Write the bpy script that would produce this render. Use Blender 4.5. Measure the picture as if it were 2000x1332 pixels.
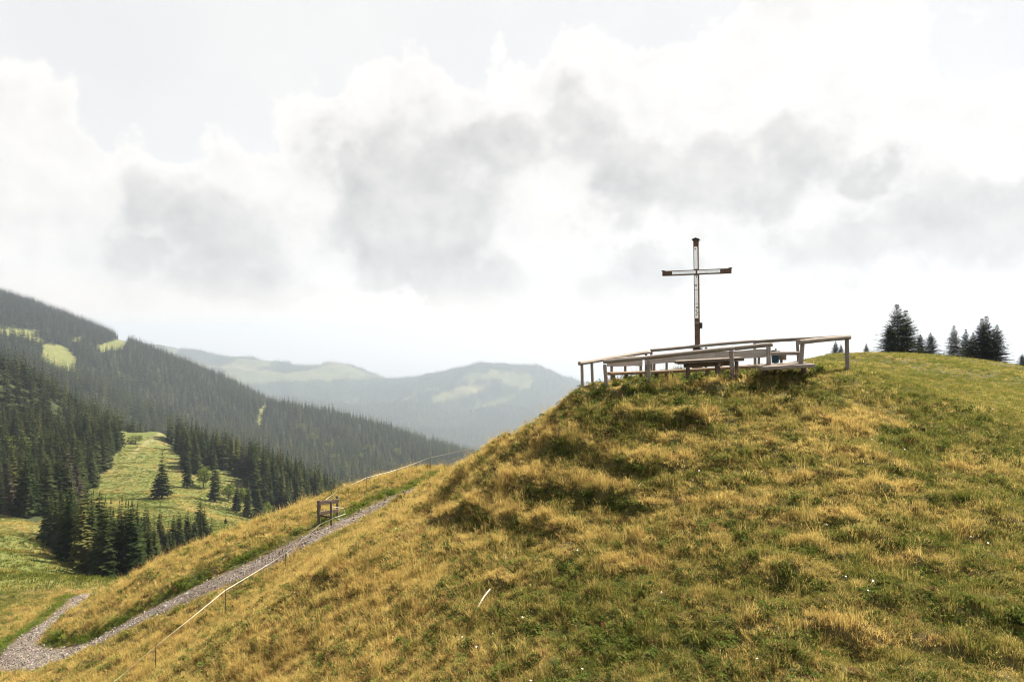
import bpy, math, random
import numpy as np
from mathutils import Vector, Matrix

random.seed(7)
rng = np.random.default_rng(7)
for o in list(bpy.data.objects):
    bpy.data.objects.remove(o)
SC = bpy.context.scene
COL = SC.collection
R = math.radians

# ------------------------------------------------------------------ camera
F = 1333.0                      # focal length in pixels of a 2000 px wide picture (24 mm lens)
cam_d = bpy.data.cameras.new('camera')
cam_d.sensor_width = 36.0
cam_d.lens = 24.0
cam_d.clip_start = 0.1
cam_d.clip_end = 30000
cam = bpy.data.objects.new('camera', cam_d)
COL.objects.link(cam)
cam.location = (0, 0, 0)
cam.rotation_euler = (R(90), 0, 0)
SC.camera = cam

def P(u, v, d):
    """point d metres ahead, seen at picture position (u, v)"""
    return Vector(((u - 1000) / F * d, d, (666 - v) / F * d))

# ------------------------------------------------------------------ light
SUN_AZ, SUN_EL = R(58), R(53)           # azimuth to the right of straight ahead
world = bpy.data.worlds.new('World')
SC.world = world
world.use_nodes = True
sun_d = bpy.data.lights.new('sun', 'SUN')
sun_d.energy = 5.0
sun_d.angle = R(0.5)
sun_d.color = (1.0, 0.905, 0.765)
sun = bpy.data.objects.new('sun', sun_d)
COL.objects.link(sun)
sdir = Vector((math.sin(SUN_AZ) * math.cos(SUN_EL), math.cos(SUN_AZ) * math.cos(SUN_EL), math.sin(SUN_EL)))
sun.rotation_euler = sdir.to_track_quat('Z', 'Y').to_euler()
SC.view_settings.view_transform = 'Standard'
SC.view_settings.look = 'None'
EXPO = 1.85
SKY_K = 20.0 / 2 ** EXPO              # cloud radiance that just reaches white
SC.view_settings.exposure = EXPO
SC.view_settings.gamma = 1.0
SC.cycles.use_denoising = True
SC.cycles.use_adaptive_sampling = True
SC.cycles.adaptive_threshold = 0.02
SC.cycles.adaptive_min_samples = 24
SC.cycles.filter_width = 1.1
SC.cycles.max_bounces = 6
SC.cycles.diffuse_bounces = 2
SC.cycles.transmission_bounces = 3
SC.cycles.volume_bounces = 0
SC.cycles.transparent_max_bounces = 4
SC.cycles.sample_clamp_indirect = 4.0
world.cycles.sampling_method = 'MANUAL'
world.cycles.sample_map_resolution = 256

class NT:
    """small helper to write node trees"""
    def __init__(self, tree):
        self.t = tree
    def n(self, kind, **kw):
        nd = self.t.nodes.new(kind)
        for k, v in kw.items():
            setattr(nd, k, v)
        return nd
    def link(self, a, b):
        self.t.links.new(a, b)
    def put(self, sock, val):
        if isinstance(val, bpy.types.NodeSocket):
            self.t.links.new(val, sock)
        elif val is not None:
            sock.default_value = val
    def math(self, op, a, b=None, c=None, clamp=False):
        nd = self.n('ShaderNodeMath', operation=op, use_clamp=clamp)
        for i, x in enumerate((a, b, c)):
            if x is not None:
                self.put(nd.inputs[i], x)
        return nd.outputs[0]
    def vmath(self, op, a, b=None):
        nd = self.n('ShaderNodeVectorMath', operation=op)
        self.put(nd.inputs[0], a)
        if b is not None:
            self.put(nd.inputs[1], b)
        return nd.outputs['Value'] if op in ('DOT_PRODUCT', 'LENGTH') else nd.outputs[0]
    def mix(self, fac, a, b, blend='MIX'):
        nd = self.n('ShaderNodeMix', data_type='RGBA', blend_type=blend)
        self.put(nd.inputs[0], fac)
        self.put(nd.inputs[6], a)
        self.put(nd.inputs[7], b)
        return nd.outputs[2]
    def noise(self, vec, scale, detail=4, rough=0.55, dist=0.0, out=0):
        nd = self.n('ShaderNodeTexNoise')
        if vec is not None:
            self.put(nd.inputs['Vector'], vec)
        nd.inputs['Scale'].default_value = scale
        nd.inputs['Detail'].default_value = detail
        nd.inputs['Roughness'].default_value = rough
        nd.inputs['Distortion'].default_value = dist
        return nd.outputs[out]
    def ramp(self, fac, stops):
        nd = self.n('ShaderNodeValToRGB')
        el = nd.color_ramp.elements
        while len(el) < len(stops):
            el.new(0.5)
        for e, (p, c) in zip(el, stops):
            e.position = p
            e.color = (c, c, c, 1) if isinstance(c, (int, float)) else (*c, 1)
        self.put(nd.inputs[0], fac)
        return nd.outputs[0]
    def smooth(self, val, lo, hi):
        nd = self.n('ShaderNodeMapRange', interpolation_type='SMOOTHSTEP')
        self.put(nd.inputs[0], val)
        nd.inputs[1].default_value = lo
        nd.inputs[2].default_value = hi
        return nd.outputs[0]

def c4(c):
    return (*c, 1.0)

def build_sky():
    t = NT(world.node_tree)
    t.t.nodes.clear()
    tc = t.n('ShaderNodeTexCoord')
    sep = t.n('ShaderNodeSeparateXYZ')
    t.link(tc.outputs['Generated'], sep.inputs[0])
    az = t.math('ARCTAN2', sep.outputs[0], sep.outputs[1])
    el = t.math('ARCSINE', sep.outputs[2])
    comb = t.n('ShaderNodeCombineXYZ')
    t.link(az, comb.inputs[0]); t.link(el, comb.inputs[1])
    pos = comb.outputs[0]
    d3 = tc.outputs['Generated']
    # billows: the cloud outlines are pushed about by noise
    n1 = t.noise(d3, 7.0, 4, 0.6, 0.0, out=1)
    off = t.vmath('SCALE', t.vmath('SUBTRACT', n1, (0.5, 0.5, 0.5)))
    off.node.inputs['Scale'].default_value = 0.22
    pw = t.vmath('ADD', pos, off)
    def ang(u, v):
        a = math.atan((u - 1000) / F)
        return a, math.atan((666 - v) / F * math.cos(a))
    def blobs(lst, vec, k):
        """distance-like field: 0 in the heart of a cloud, 1 at its rim"""
        tot = None
        for (u, v, ru, rv) in lst:
            a, e = ang(u, v)
            sx, sy = F / ru, F / rv
            nd = t.n('ShaderNodeVectorMath', operation='MULTIPLY_ADD')
            t.put(nd.inputs[0], vec)
            nd.inputs[1].default_value = (sx, sy, 0)
            nd.inputs[2].default_value = (-a * sx, -e * sy, 0)
            q = t.vmath('LENGTH', nd.outputs[0])
            tot = q if tot is None else t.math('SMOOTH_MIN', tot, q, k)
        return tot
    grey = [(800, 400, 240, 160), (880, 530, 210, 80), (690, 350, 110, 80), (950, 300, 110, 70),
            (400, 430, 120, 110), (430, 560, 190, 80), (300, 510, 90, 60),
            (1140, 270, 120, 120), (1440, 350, 210, 85), (1220, 400, 130, 60),
            (1320, 570, 210, 72), (1790, 480, 260, 85), (1960, 420, 160, 110), (1740, 340, 70, 50), (1650, 597, 70, 40), (800, 700, 110, 22)]
    white = [(820, 370, 310, 220), (420, 460, 240, 180), (60, 430, 210, 200),
             (1160, 260, 220, 190), (1580, 140, 230, 170), (1430, 320, 330, 170), (1330, 530, 270, 120),
             (1840, 400, 300, 200), (1650, 590, 120, 65), (1000, 430, 260, 190), (430, 640, 260, 60)]
    fine = t.noise(d3, 11.0, 8, 0.60, 0.0)
    tex = t.math('SUBTRACT', fine, 0.5)
    G = blobs(grey, pw, 0.45)
    W = blobs(white, pw, 0.12)
    # the rest of the sky, outside the picture, carries on with the same kind of cumulus
    away = t.math('MAXIMUM', t.smooth(t.math('ABSOLUTE', az), 0.62, 0.85), t.smooth(el, 0.44, 0.62))
    big = t.noise(d3, 3.2, 3, 0.55, 0.0)
    W = t.math('SUBTRACT', W, t.math('MULTIPLY', away, t.math('MULTIPLY', t.smooth(big, 0.36, 0.62), 3.0)))
    G = t.math('SUBTRACT', G, t.math('MULTIPLY', away, t.math('MULTIPLY', t.smooth(big, 0.48, 0.72), 3.0)))
    Wd = t.math('SUBTRACT', W, t.math('MULTIPLY', tex, 1.1))
    Wm = t.smooth(Wd, 1.06, 0.92)
    Gd = t.math('SUBTRACT', G, t.math('MULTIPLY', tex, 2.9))
    Gm = t.math('MULTIPLY', t.smooth(Gd, 1.10, 0.40), t.smooth(Wd, 1.03, 0.86))
    sky = t.n('ShaderNodeTexSky', sky_type='NISHITA')
    sky.sun_disc = False
    sky.sun_elevation = SUN_EL
    sky.sun_rotation = SUN_AZ
    sky.altitude = 1500
    K = SKY_K
    veil_n = t.smooth(t.noise(d3, 2.3, 3, 0.6, 0.0), 0.3, 0.72)
    veil = t.mix(veil_n, (.89 * K, .88 * K, .875 * K, 1), (.96 * K, .945 * K, .925 * K, 1))
    low = t.smooth(el, 0.26, 0.03)
    veil = t.mix(t.math('MULTIPLY', low, 0.9), veil, (.96 * K, .935 * K, .90 * K, 1))
    base = t.mix(0.95, sky.outputs[0], veil)
    # billows: sides turned to the sun are brighter than those turned away
    toward = t.noise(t.vmath('ADD', d3, (.016, .005, .020)), 11.0, 4, 0.55, 0.0)
    lit = t.math('MULTIPLY', t.math('SUBTRACT', fine, toward), 2.6)
    lit = t.math('ADD', 0.5, lit, clamp=True)
    wcol = t.mix(lit, (.89 * K, .875 * K, .86 * K, 1), (1.05 * K, 1.025 * K, .985 * K, 1))
    wcol = t.mix(t.smooth(Wd, 1.0, 0.85), (1.04 * K, 1.02 * K, .99 * K, 1), wcol)
    c = t.mix(Wm, base, wcol)
    gcol = t.mix(lit, (.60 * K, .592 * K, .59 * K, 1), (.84 * K, .825 * K, .805 * K, 1))
    c = t.mix(Gm, c, gcol)
    c = t.mix(t.smooth(el, 0.10, 0.0), c, (1.18 * K, 1.03 * K, .88 * K, 1))
    # below the horizon: pale ground haze
    c = t.mix(t.smooth(el, -0.01, -0.12), c, (.40 * K, .41 * K, .40 * K, 1))
    bg = t.n('ShaderNodeBackground')
    t.link(c, bg.inputs[0])
    bg.inputs[1].default_value = 0.05
    out = t.n('ShaderNodeOutputWorld')
    t.link(bg.outputs[0], out.inputs[0])
build_sky()

# ------------------------------------------------------------------ mesh helpers
def link_mesh(name, verts, faces, mat=None, parent=None, smooth=False, loc=None):
    me = bpy.data.meshes.new(name)
    me.from_pydata([tuple(v) for v in verts], [], [tuple(f) for f in faces])
    if mat is not None:
        me.materials.append(mat)
    if smooth:
        me.polygons.foreach_set('use_smooth', [True] * len(me.polygons))
    me.update()
    o = bpy.data.objects.new(name, me)
    COL.objects.link(o)
    if parent is not None:
        o.parent = parent
        o.matrix_parent_inverse = Matrix.Identity(4)
        o.location = (0, 0, 0) if loc is None else loc
    elif loc is not None:
        o.location = loc
    return o

def np_mesh(name, verts, quads=None, tris=None, mat=None, smooth=True):
    """fast mesh from numpy arrays, quads OR tris"""
    me = bpy.data.meshes.new(name)
    f = quads if quads is not None else tris
    k = f.shape[1]
    me.vertices.add(len(verts)); me.vertices.foreach_set('co', np.ascontiguousarray(verts, dtype=np.float32).ravel())
    me.loops.add(f.size); me.loops.foreach_set('vertex_index', np.ascontiguousarray(f, dtype=np.int32).ravel())
    me.polygons.add(len(f)); me.polygons.foreach_set('loop_start', np.arange(0, f.size, k, dtype=np.int32))
    me.polygons.foreach_set('loop_total', np.full(len(f), k, dtype=np.int32))
    if smooth:
        me.polygons.foreach_set('use_smooth', np.ones(len(f), dtype=bool))
    if mat is not None:
        me.materials.append(mat)
    me.update(calc_edges=True)
    return me

def empty(name, loc, label, cat, group=None):
    o = bpy.data.objects.new(name, None)
    o.empty_display_size = 0.2
    COL.objects.link(o)
    o.location = loc
    tag(o, label, cat, group)
    return o

def tag(o, label=None, cat=None, group=None, kind=None):
    for k, v in (('label', label), ('category', cat), ('group', group), ('kind', kind)):
        if v:
            o[k] = v

# ------------------------------------------------------------------ noise
_perm = rng.permutation(512)
_perm = np.concatenate([_perm, _perm])
_ga = rng.uniform(0, 2 * np.pi, 512)
_gx, _gy = np.cos(_ga), np.sin(_ga)
def perlin(x, y):
    xi = np.floor(x).astype(np.int64); yi = np.floor(y).astype(np.int64)
    xf = x - xi; yf = y - yi
    u = xf * xf * xf * (xf * (xf * 6 - 15) + 10); v = yf * yf * yf * (yf * (yf * 6 - 15) + 10)
    def g(ix, iy, fx, fy):
        h = _perm[(_perm[ix & 511] + iy) & 511]
        return _gx[h] * fx + _gy[h] * fy
    a = g(xi, yi, xf, yf); b = g(xi + 1, yi, xf - 1, yf)
    c = g(xi, yi + 1, xf, yf - 1); d = g(xi + 1, yi + 1, xf - 1, yf - 1)
    return (a + u * (b - a) + v * ((c + u * (d - c)) - (a + u * (b - a)))) * 1.4
def fbm(x, y, oct=4, gain=0.5):
    s = 0; a = 1.0
    for i in range(oct):
        s = s + a * perlin(x + 17.3 * i, y - 9.1 * i)
        x = x * 2.03; y = y * 2.03; a *= gain
    return s
def sstep(x, a, b):
    t = np.clip((x - a) / (b - a), 0, 1)
    return t * t * (3 - 2 * t)

# ------------------------------------------------------------------ the lie of the land
# survey points: where (u, v) and how far (d) the ground was read
SURVEY = [
 # platform and hilltop
 (1137,750,21.4),(1183,755,20.9),(1267,749,20.6),(1430,745,20.2),(1510,736,19.8),(1600,735,19.8),(1655,723,20.5),
 (1363,722,26),(1558,712,25),(1474,718,25.8),(1272,727,26.5),(1210,737,24),(1300,736,23),(1480,728,22.5),(1640,720,22.5),
 (1690,718,24.5),(1620,693,36),(1720,691,44),(1850,697,46),(1960,713,42),(1995,726,40),
 (1760,697,56),(1900,703,56),(1630,697,52),(1690,695,53),(1760,715,80),(1950,735,75),(1600,720,75),(2200,760,50),(2200,760,30),
 (1800,735,30),(1950,748,30),(1720,733,24.5),(1900,785,22),(2150,800,22),
 # face towards the camera
 (1700,800,18.3),(1950,838,17.2),(1500,800,18.3),(1350,805,18.6),(1230,800,19.3),
 (1700,900,15.2),(1950,920,14.6),(1500,900,15.9),(1300,900,17),(1150,900,18.4),(1050,900,19.6),
 (1700,1050,12.3),(1950,1050,11.8),(1500,1050,13),(1300,1050,14.2),(1100,1050,16),(900,1050,18.5),(750,1040,21),
 (1950,1332,8.6),(1700,1332,9),(1400,1332,9.8),(1100,1332,11.2),(900,1332,12.6),(700,1332,14.4),(500,1332,16.8),(300,1332,19.6),
 (1400,1180,11.5),(1100,1180,13.4),(800,1180,16.3),(550,1180,20),(2200,1332,8.4),(2200,1000,12.5),
 (1000,1700,7.5),(1500,1700,6.6),(500,1700,9.5),(1000,3000,3.6),(1800,3000,3.2),(200,3000,4.2),
 # its left skyline and what lies hidden behind it
 (1062,822,21.6),(1000,858,22),(1110,782,21.4),(1000,876,23.6),(1050,846,23.6),(1100,812,23.4),(1135,785,23.4),(960,908,24.8),(955,872,22.6),(905,905,23.6),(1130,870,34),(1000,990,33),(1270,800,36),(1420,775,40),
 # path and shoulder
 (870,992,22.5),(850,968,26.5),(760,1016,25),(690,1050,24.5),
 (945,905,31),(870,925,33),(830,945,32),(760,975,30),(690,1010,28.6),(600,1052,27),(440,1125,26.2),(300,1190,26),(180,1250,26.3),(110,1283,26.8),
 (441,1196,23.6),(303,1308,21.2),(558,1112,25.4),(650,1060,25.6),
 (870,914,36),(780,925,36),(680,955,34.5),(560,1000,32),(480,1034,31),(380,1076,30.5),(300,1112,30.5),(215,1150,33),(200,1200,29),(150,1245,28),
 (780,1010,46),(680,1080,44),(480,1150,43),(300,1195,48),(900,960,48),
 (0,1300,27.5),(40,1260,29.5),(100,1212,33),(150,1180,37),(200,1154,42),(-100,1330,27),(0,1332,25.5),(120,1332,23),
 (0,1235,35),(60,1180,42),(0,1120,75),(100,1090,95),(0,1050,125),(150,1130,72),(190,1135,90),(-150,1150,60),(-200,1050,125),
 # gully with the spruce cluster, meadow in the valley
 (220,1135,120),(300,1130,140),(400,1075,152),(100,1050,140),(0,1012,160),(60,1010,190),(130,1000,200),
 (320,978,230),(220,955,240),(460,1025,205),(250,875,330),(310,843,380),(235,850,370),(500,1015,235),(380,965,255),(600,1060,230),(700,1100,200),
 # left forest slope
 (190,935,255),(0,860,300),(0,722,385),(100,775,390),(200,838,385),(130,880,320),(-150,690,400),(-200,900,280),(-300,650,420),
 (0,770,480),(100,810,480),(200,858,470),
 # forest right of the clearing
 (340,872,372),(450,902,342),(560,956,322),(660,1003,312),(450,950,440),(600,1010,430),(720,1050,420),(340,905,450),(740,1060,310),
 # wooded ridge behind
 (0,582,850),(130,622,830),(240,668,800),(310,695,785),(420,738,780),(530,800,760),(565,798,720),(650,815,705),(750,848,690),(850,884,670),(945,908,650),
 (1100,1000,600),(-200,560,900),(-400,560,950),
 (110,695,640),(230,700,700),(300,800,620),(200,770,560),(400,840,620),(500,865,600),(650,910,560),(800,945,540),(300,858,520),(60,720,560),
 (0,650,1250),(240,730,1200),(420,800,1200),(530,850,1150),(750,930,1050),(945,990,980),(1200,1000,900),
 # far mountains
 (390,692,3900),(450,706,3900),(520,713,3900),(600,717,3800),(645,712,3700),(700,716,3700),(740,732,3650),(778,746,3550),(830,736,3500),
 (885,718,3400),(925,709,3350),(965,713,3350),(1010,711,3300),(1060,722,3300),(1130,746,3300),(1250,756,3400),(1450,752,3600),(1700,745,4200),
 (1960,712,5000),(2050,702,5000),(300,700,4200),(100,690,4500),(-200,690,4500),
 (600,800,2300),(450,780,2300),(760,850,1900),(950,880,1800),(1060,830,2300),(1000,765,2900),(880,770,2800),(700,770,3000),(1300,880,1900),(1700,900,1800),(2000,860,2000),
 (300,790,2000),(0,740,2200),(1500,800,500),(1800,800,400),(1200,900,200),(1500,780,150),(1900,780,160),(1100,950,110),
 (390,745,4500),(520,760,4500),(600,765,4500),(700,765,4400),(780,795,4300),(850,775,4200),(925,758,4000),(1010,760,4000),(1130,795,4000),(600,800,6500),(1000,800,6500),(1500,790,6500),(100,790,6500),(1950,730,7500),
]
def FD(d):
    """distances beyond the valley clearing were read too short: stretch them"""
    return d if d <= 480 else (480 + (d - 480) * 2.6 + 250 * min(1, (d - 480) / 50) if d < 1300 else 2862 + (d - 1300) * 1.3)
SURVEY = [(u, v, FD(d)) for u, v, d in SURVEY]
_S = np.array([[math.atan2((u - 1000) / F * d, d), math.log(math.hypot((u - 1000) / F * d, d)),
                ((666 - v) / F * d) / math.hypot((u - 1000) / F * d, d)] for u, v, d in SURVEY])
def _phi(r2):
    return 0.5 * r2 * np.log(np.maximum(r2, 1e-12))
def _tps_fit(S, lam=6e-5):
    n = len(S)
    d2 = (S[:, None, 0] - S[None, :, 0]) ** 2 + (S[:, None, 1] - S[None, :, 1]) ** 2
    A = np.zeros((n + 3, n + 3))
    A[:n, :n] = _phi(d2) + np.diag(np.where(S[:, 1] > 7.6, 2e-6, lam))
    A[:n, n] = 1; A[:n, n + 1:] = S[:, :2]
    A[n, :n] = 1; A[n + 1:, :n] = S[:, :2].T
    return np.linalg.solve(A, np.concatenate([S[:, 2], np.zeros(3)]))
_Wt = _tps_fit(_S)
def z_base(x, y):
    x = np.asarray(x, float); y = np.asarray(y, float)
    sh = x.shape
    x = x.ravel(); y = y.ravel()
    r = np.maximum(np.hypot(x, y), 2.0)
    az0 = np.arctan2(x, y)
    lim = R(47)
    az = np.clip(az0, -lim, lim)
    t = np.log(r)
    out = np.empty_like(r)
    n = len(_S)
    for i in range(0, len(r), 40000):
        a = az[i:i + 40000]; b = t[i:i + 40000]
        d2 = (a[:, None] - _S[None, :, 0]) ** 2 + (b[:, None] - _S[None, :, 1]) ** 2
        out[i:i + 40000] = _phi(d2) @ _Wt[:n] + _Wt[n] + _Wt[n + 1] * a + _Wt[n + 2] * b
    # outside the surveyed sector the land settles to rolling ground below the camera
    k = sstep(np.abs(az0), R(47), R(100))
    rest = -np.clip(5.0 / r + 0.035, 0.035, 1.2)
    out = out * (1 - k) + rest * k
    return (out * r).reshape(sh)

# ---- path and banks as world polylines
def poly(pts):
    return np.array([[p.x, p.y, p.z] for p in (P(*q) for q in pts)])
def resample(pl, step):
    pl = np.asarray(pl)
    # Catmull-Rom
    q = np.vstack([2 * pl[0] - pl[1], pl, 2 * pl[-1] - pl[-2]])
    out = []
    for i in range(1, len(q) - 2):
        L = np.linalg.norm(q[i + 1, :2] - q[i, :2])
        m = max(2, int(L / step))
        for k in range(m):
            t = k / m
            out.append(0.5 * ((2 * q[i]) + (-q[i - 1] + q[i + 1]) * t + (2 * q[i - 1] - 5 * q[i] + 4 * q[i + 1] - q[i + 2]) * t * t + (-q[i - 1] + 3 * q[i] - 3 * q[i + 1] + q[i + 2]) * t ** 3))
    out.append(q[-2])
    return np.array(out)
PATH = resample(poly([(1000,890,37),(945,905,33.5),(870,928,32.5),(830,945,31.5),(760,975,30),(690,1010,28.6),(600,1052,27.2),(440,1128,26.2),(300,1192,26),
                      (190,1248,26.2),(120,1280,26.8),(70,1285,27.8),(40,1262,29.5),(100,1212,33.5),(150,1180,38),(200,1156,44),(255,1140,52),(300,1135,60)]), 0.12)
PATH[:, 2] = z_base(PATH[:, 0], PATH[:, 1])
PATH_HALF = np.interp(np.arange(len(PATH)), [0, len(PATH) * .45, len(PATH) * .6, len(PATH) * .66, len(PATH) * .8, len(PATH)], [.6, .64, .64, .82, .68, .55])
PATH_BR = resample(poly([(120,1280,26.8),(70,1288,27.4),(0,1298,27.8),(-60,1312,28.2),(-150,1330,29)]), 0.12)
PATH_BR[:, 2] = z_base(PATH_BR[:, 0], PATH_BR[:, 1])
TOPP = resample(poly([(1632,724,21.9),(1665,721,22.3),(1695,719.5,22.7),(1730,719,22.9)]), 0.12)
TOPP[:, 2] = z_base(TOPP[:, 0], TOPP[:, 1])

def poly_dist(x, y, pl):
    """nearest distance, index and side sign to a dense polyline"""
    best = np.full(x.shape, 1e9); idx = np.zeros(x.shape, int)
    step = max(1, int(len(pl) / 400))
    for i in range(0, len(pl), step):
        d = (x - pl[i, 0]) ** 2 + (y - pl[i, 1]) ** 2
        m = d < best
        best[m] = d[m]; idx[m] = i
    tan = np.gradient(pl[:, :2], axis=0)
    t = tan[idx]
    side = np.sign(t[..., 0] * (y - pl[idx, 1]) - t[..., 1] * (x - pl[idx, 0]))
    return np.sqrt(best), idx, side

BANKS = [  # (edge of the bank, drop, width)
 ([(940,955,18.6),(985,948,18.5),(1050,960,18.2),(1130,962,17.6),(1250,992,16.6),(1330,1010,15.6)], .34, .5),
 ([(800,1030,19.6),(880,1008,19.2),(960,1008,18.4),(1050,1030,17.2),(1120,1058,16)], .32, .48),
 ([(1000,870,20.4),(1070,872,19.8),(1150,890,19),(1230,925,17.8),(1300,925,17.2),(1400,915,16.8)], .34, .5),
 ([(1180,822,19.6),(1260,822,19),(1340,830,18.4),(1430,838,17.9)], .32, .48),
 ([(1130,760,20.9),(1200,768,20.3),(1290,766,20),(1380,764,19.8),(1470,760,19.5),(1570,745,19.3)], .26, .45),
 ([(1600,850,16.8),(1700,842,17),(1800,850,16.9)], .12, .5),
 ([(560,1150,20.6),(640,1130,20.3),(700,1125,20)], .18, .5),
 ([(650,1180,18.4),(700,1160,18.2),(760,1150,17.9)], .16, .5),
 ([(1640,970,13.9),(1720,965,13.9),(1800,975,13.7)], .14, .5),
 ([(1480,1150,11.9),(1560,1140,11.9),(1640,1150,11.7)], .14, .5),
 ([(1150,1120,14.2),(1230,1110,14.1),(1300,1120,13.8)], .14, .5),
]
def hit(u, v):
    """where the line of sight through (u, v) first meets the near hill"""
    d = np.exp(np.linspace(math.log(5.0), math.log(60.0), 260))
    k = (666 - v) / F * d
    zz = z_base((u - 1000) / F * d, d)
    i = int(np.argmax(zz >= k))
    return (u, v, float(d[i]) if zz[i] >= k[i] else 20.0)
BANKS = [([hit(u, v) for (u, v, d) in b], h, w) for b, h, w in BANKS]
_rb = random.Random(3)
for _k in range(22):                    # cattle steps all over the face
    _u, _v = _rb.uniform(880, 1850), _rb.uniform(800, 1260)
    if _u + (_v - 800) * .9 < 1010 + 120:
        continue
    _l, _s = _rb.uniform(110, 260), _rb.uniform(-.02, .20)
    BANKS.append(([hit(_u + _l * q, _v + _l * q * _s + _rb.uniform(-5, 5)) for q in (0, .33, .66, 1)], _rb.uniform(.10, .20), _rb.uniform(.22, .36)))
BANKS = [(resample(poly(b), 0.12), h, w) for b, h, w in BANKS]
def mask_uv(x, y, z):
    d = np.maximum(y, 0.5)
    return 1000 + F * x / d, 666 - F * z / d

def lawn_mask(x, y):
    """short green turf on the hilltop right of the platform"""
    m = sstep(x, 6.5, 9.5) * sstep(y, 17.5 + 0.0 * x, 21.5)
    m = np.maximum(m, sstep(x, 9, 12) * sstep(y + 1.2 * fbm(x * .35, y * .35, 2), 19.5, 23))
    return m * sstep(60 - y, 0, 8)

def z_full(x, y):
    x = np.asarray(x, float); y = np.asarray(y, float)
    z = z_base(x, y)
    r = np.hypot(x, y)
    near = sstep(80 - r, 0, 35)
    lawn = lawn_mask(x, y)
    m = r < 90
    bank = np.zeros_like(z); ppath = np.zeros_like(z)
    if m.any():
        xs, ys, zs = x[m], y[m], z[m].copy()
        rough = (0.10 * fbm(xs / 3.1, ys / 3.1, 2) + 0.075 * perlin(xs / 1.15 + 3, ys / 1.15) + 0.095 * fbm(xs / .55, ys / .55, 2) + 0.045 * perlin(xs / .27, ys / .27))
        k = (1 - 0.55 * lawn[m]) * near[m]
        bk = np.zeros_like(zs); bp = np.zeros_like(zs); tread = np.zeros_like(zs)
        for pl, h, w in BANKS:
            lo = pl.min(0) - 4; hi = pl.max(0) + 4
            q = (xs > lo[0]) & (xs < hi[0]) & (ys > lo[1]) & (ys < hi[1])
            if not q.any():
                continue
            d, i, s = poly_dist(xs[q], ys[q], pl)
            L = len(pl)
            endf = sstep(np.minimum(i, L - 1 - i) / (0.18 * L), 0, 1)
            # uphill lies to the left of the direction of travel (polylines run left to right)
            sd = d * s + 0.16 * fbm(xs[q] / .7, ys[q] / .7, 2)
            bk[q] += endf * (.80 if h > .25 else .6) * h * (sstep(sd, -.22 * w, .22 * w) - .55) * np.exp(-(sd / (1.7 * w)) ** 2)
            bp[q] = np.maximum(bp[q], (1.0 if h > .205 else .35) * endf * np.exp(-((sd + 0.10 * w) / (0.40 * w)) ** 2) * np.clip(.30 + .9 * fbm(xs[q] / .9 + 50, ys[q] / .9, 2), 0, 1))
            tread[q] += endf * np.exp(-((sd - .55 * w) / (.38 * w)) ** 2)
        pit = sstep(xs, 1.6, 2.8) * sstep(9.0 - xs, 0, .8) * sstep(ys, 20.2, 21.0) * sstep(27.6 - ys, 0, 1.5)
        zs += rough * k * (1 - .6 * pit) + bk - .17 * pit
        pm = np.zeros_like(zs)
        for pl, half in ((PATH, PATH_HALF), (PATH_BR, np.full(len(PATH_BR), .9)), (TOPP, np.full(len(TOPP), .6))):
            d, i, s = poly_dist(xs, ys, pl)
            w = 1 - sstep(d, half[i] + 0.0, half[i] + 0.75)
            zp = .35 * pl[i, 2] + .65 * z[m] - 0.10
            zs = zs * (1 - w) + zp * w
            pm = np.maximum(pm, 1 - sstep(d, half[i] - .12, half[i] + 0.12))
        z[m] = zs
        bank[m] = bp - .9 * np.clip(tread, 0, 1); ppath[m] = pm
    f = ~m
    if f.any():
        xs, ys, rs = x[f], y[f], r[f]
        k = sstep(rs, 80, 140)
        add = k * (0.9 * fbm(xs / 26, ys / 26, 3) + .5 * perlin(xs / 9, ys / 9) * sstep(600 - rs, 0, 200))
        k2 = sstep(rs, 2850, 4300)
        rid = 1 - np.abs(fbm(xs / 720, ys / 720, 4, .52))
        add += k2 * (65 * (rid - .75) + 15 * fbm(xs / 240, ys / 240, 3))
        z[f] += add
    return z, bank, ppath

# ---- one survey grid, cut into hillside, valley and mountains that share their border rows
def build_ground():
    az = np.concatenate([np.arange(-180, -50, 3.0), np.arange(-50, 50, 0.16), np.arange(50, 180.1, 3.0)])
    az[-1] = 180
    rr = [1.5, 2.2]
    r = 3.0
    while r < 12000:
        rr.append(r)
        r *= 1.0062 if r < 62 else (1.014 if r < 2800 else 1.011 if r < 8000 else 1.05)
    rr = np.array(rr)
    A, Rr = np.meshgrid(np.radians(az), rr)
    X = Rr * np.sin(A); Y = Rr * np.cos(A)
    Z, B, PM = z_full(X.ravel(), Y.ravel())
    Z = Z.reshape(X.shape); B = B.reshape(X.shape); PM = PM.reshape(X.shape)
    return rr, X, Y, Z, B, PM
GR, GX, GY, GZ, GB, GP = build_ground()

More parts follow.
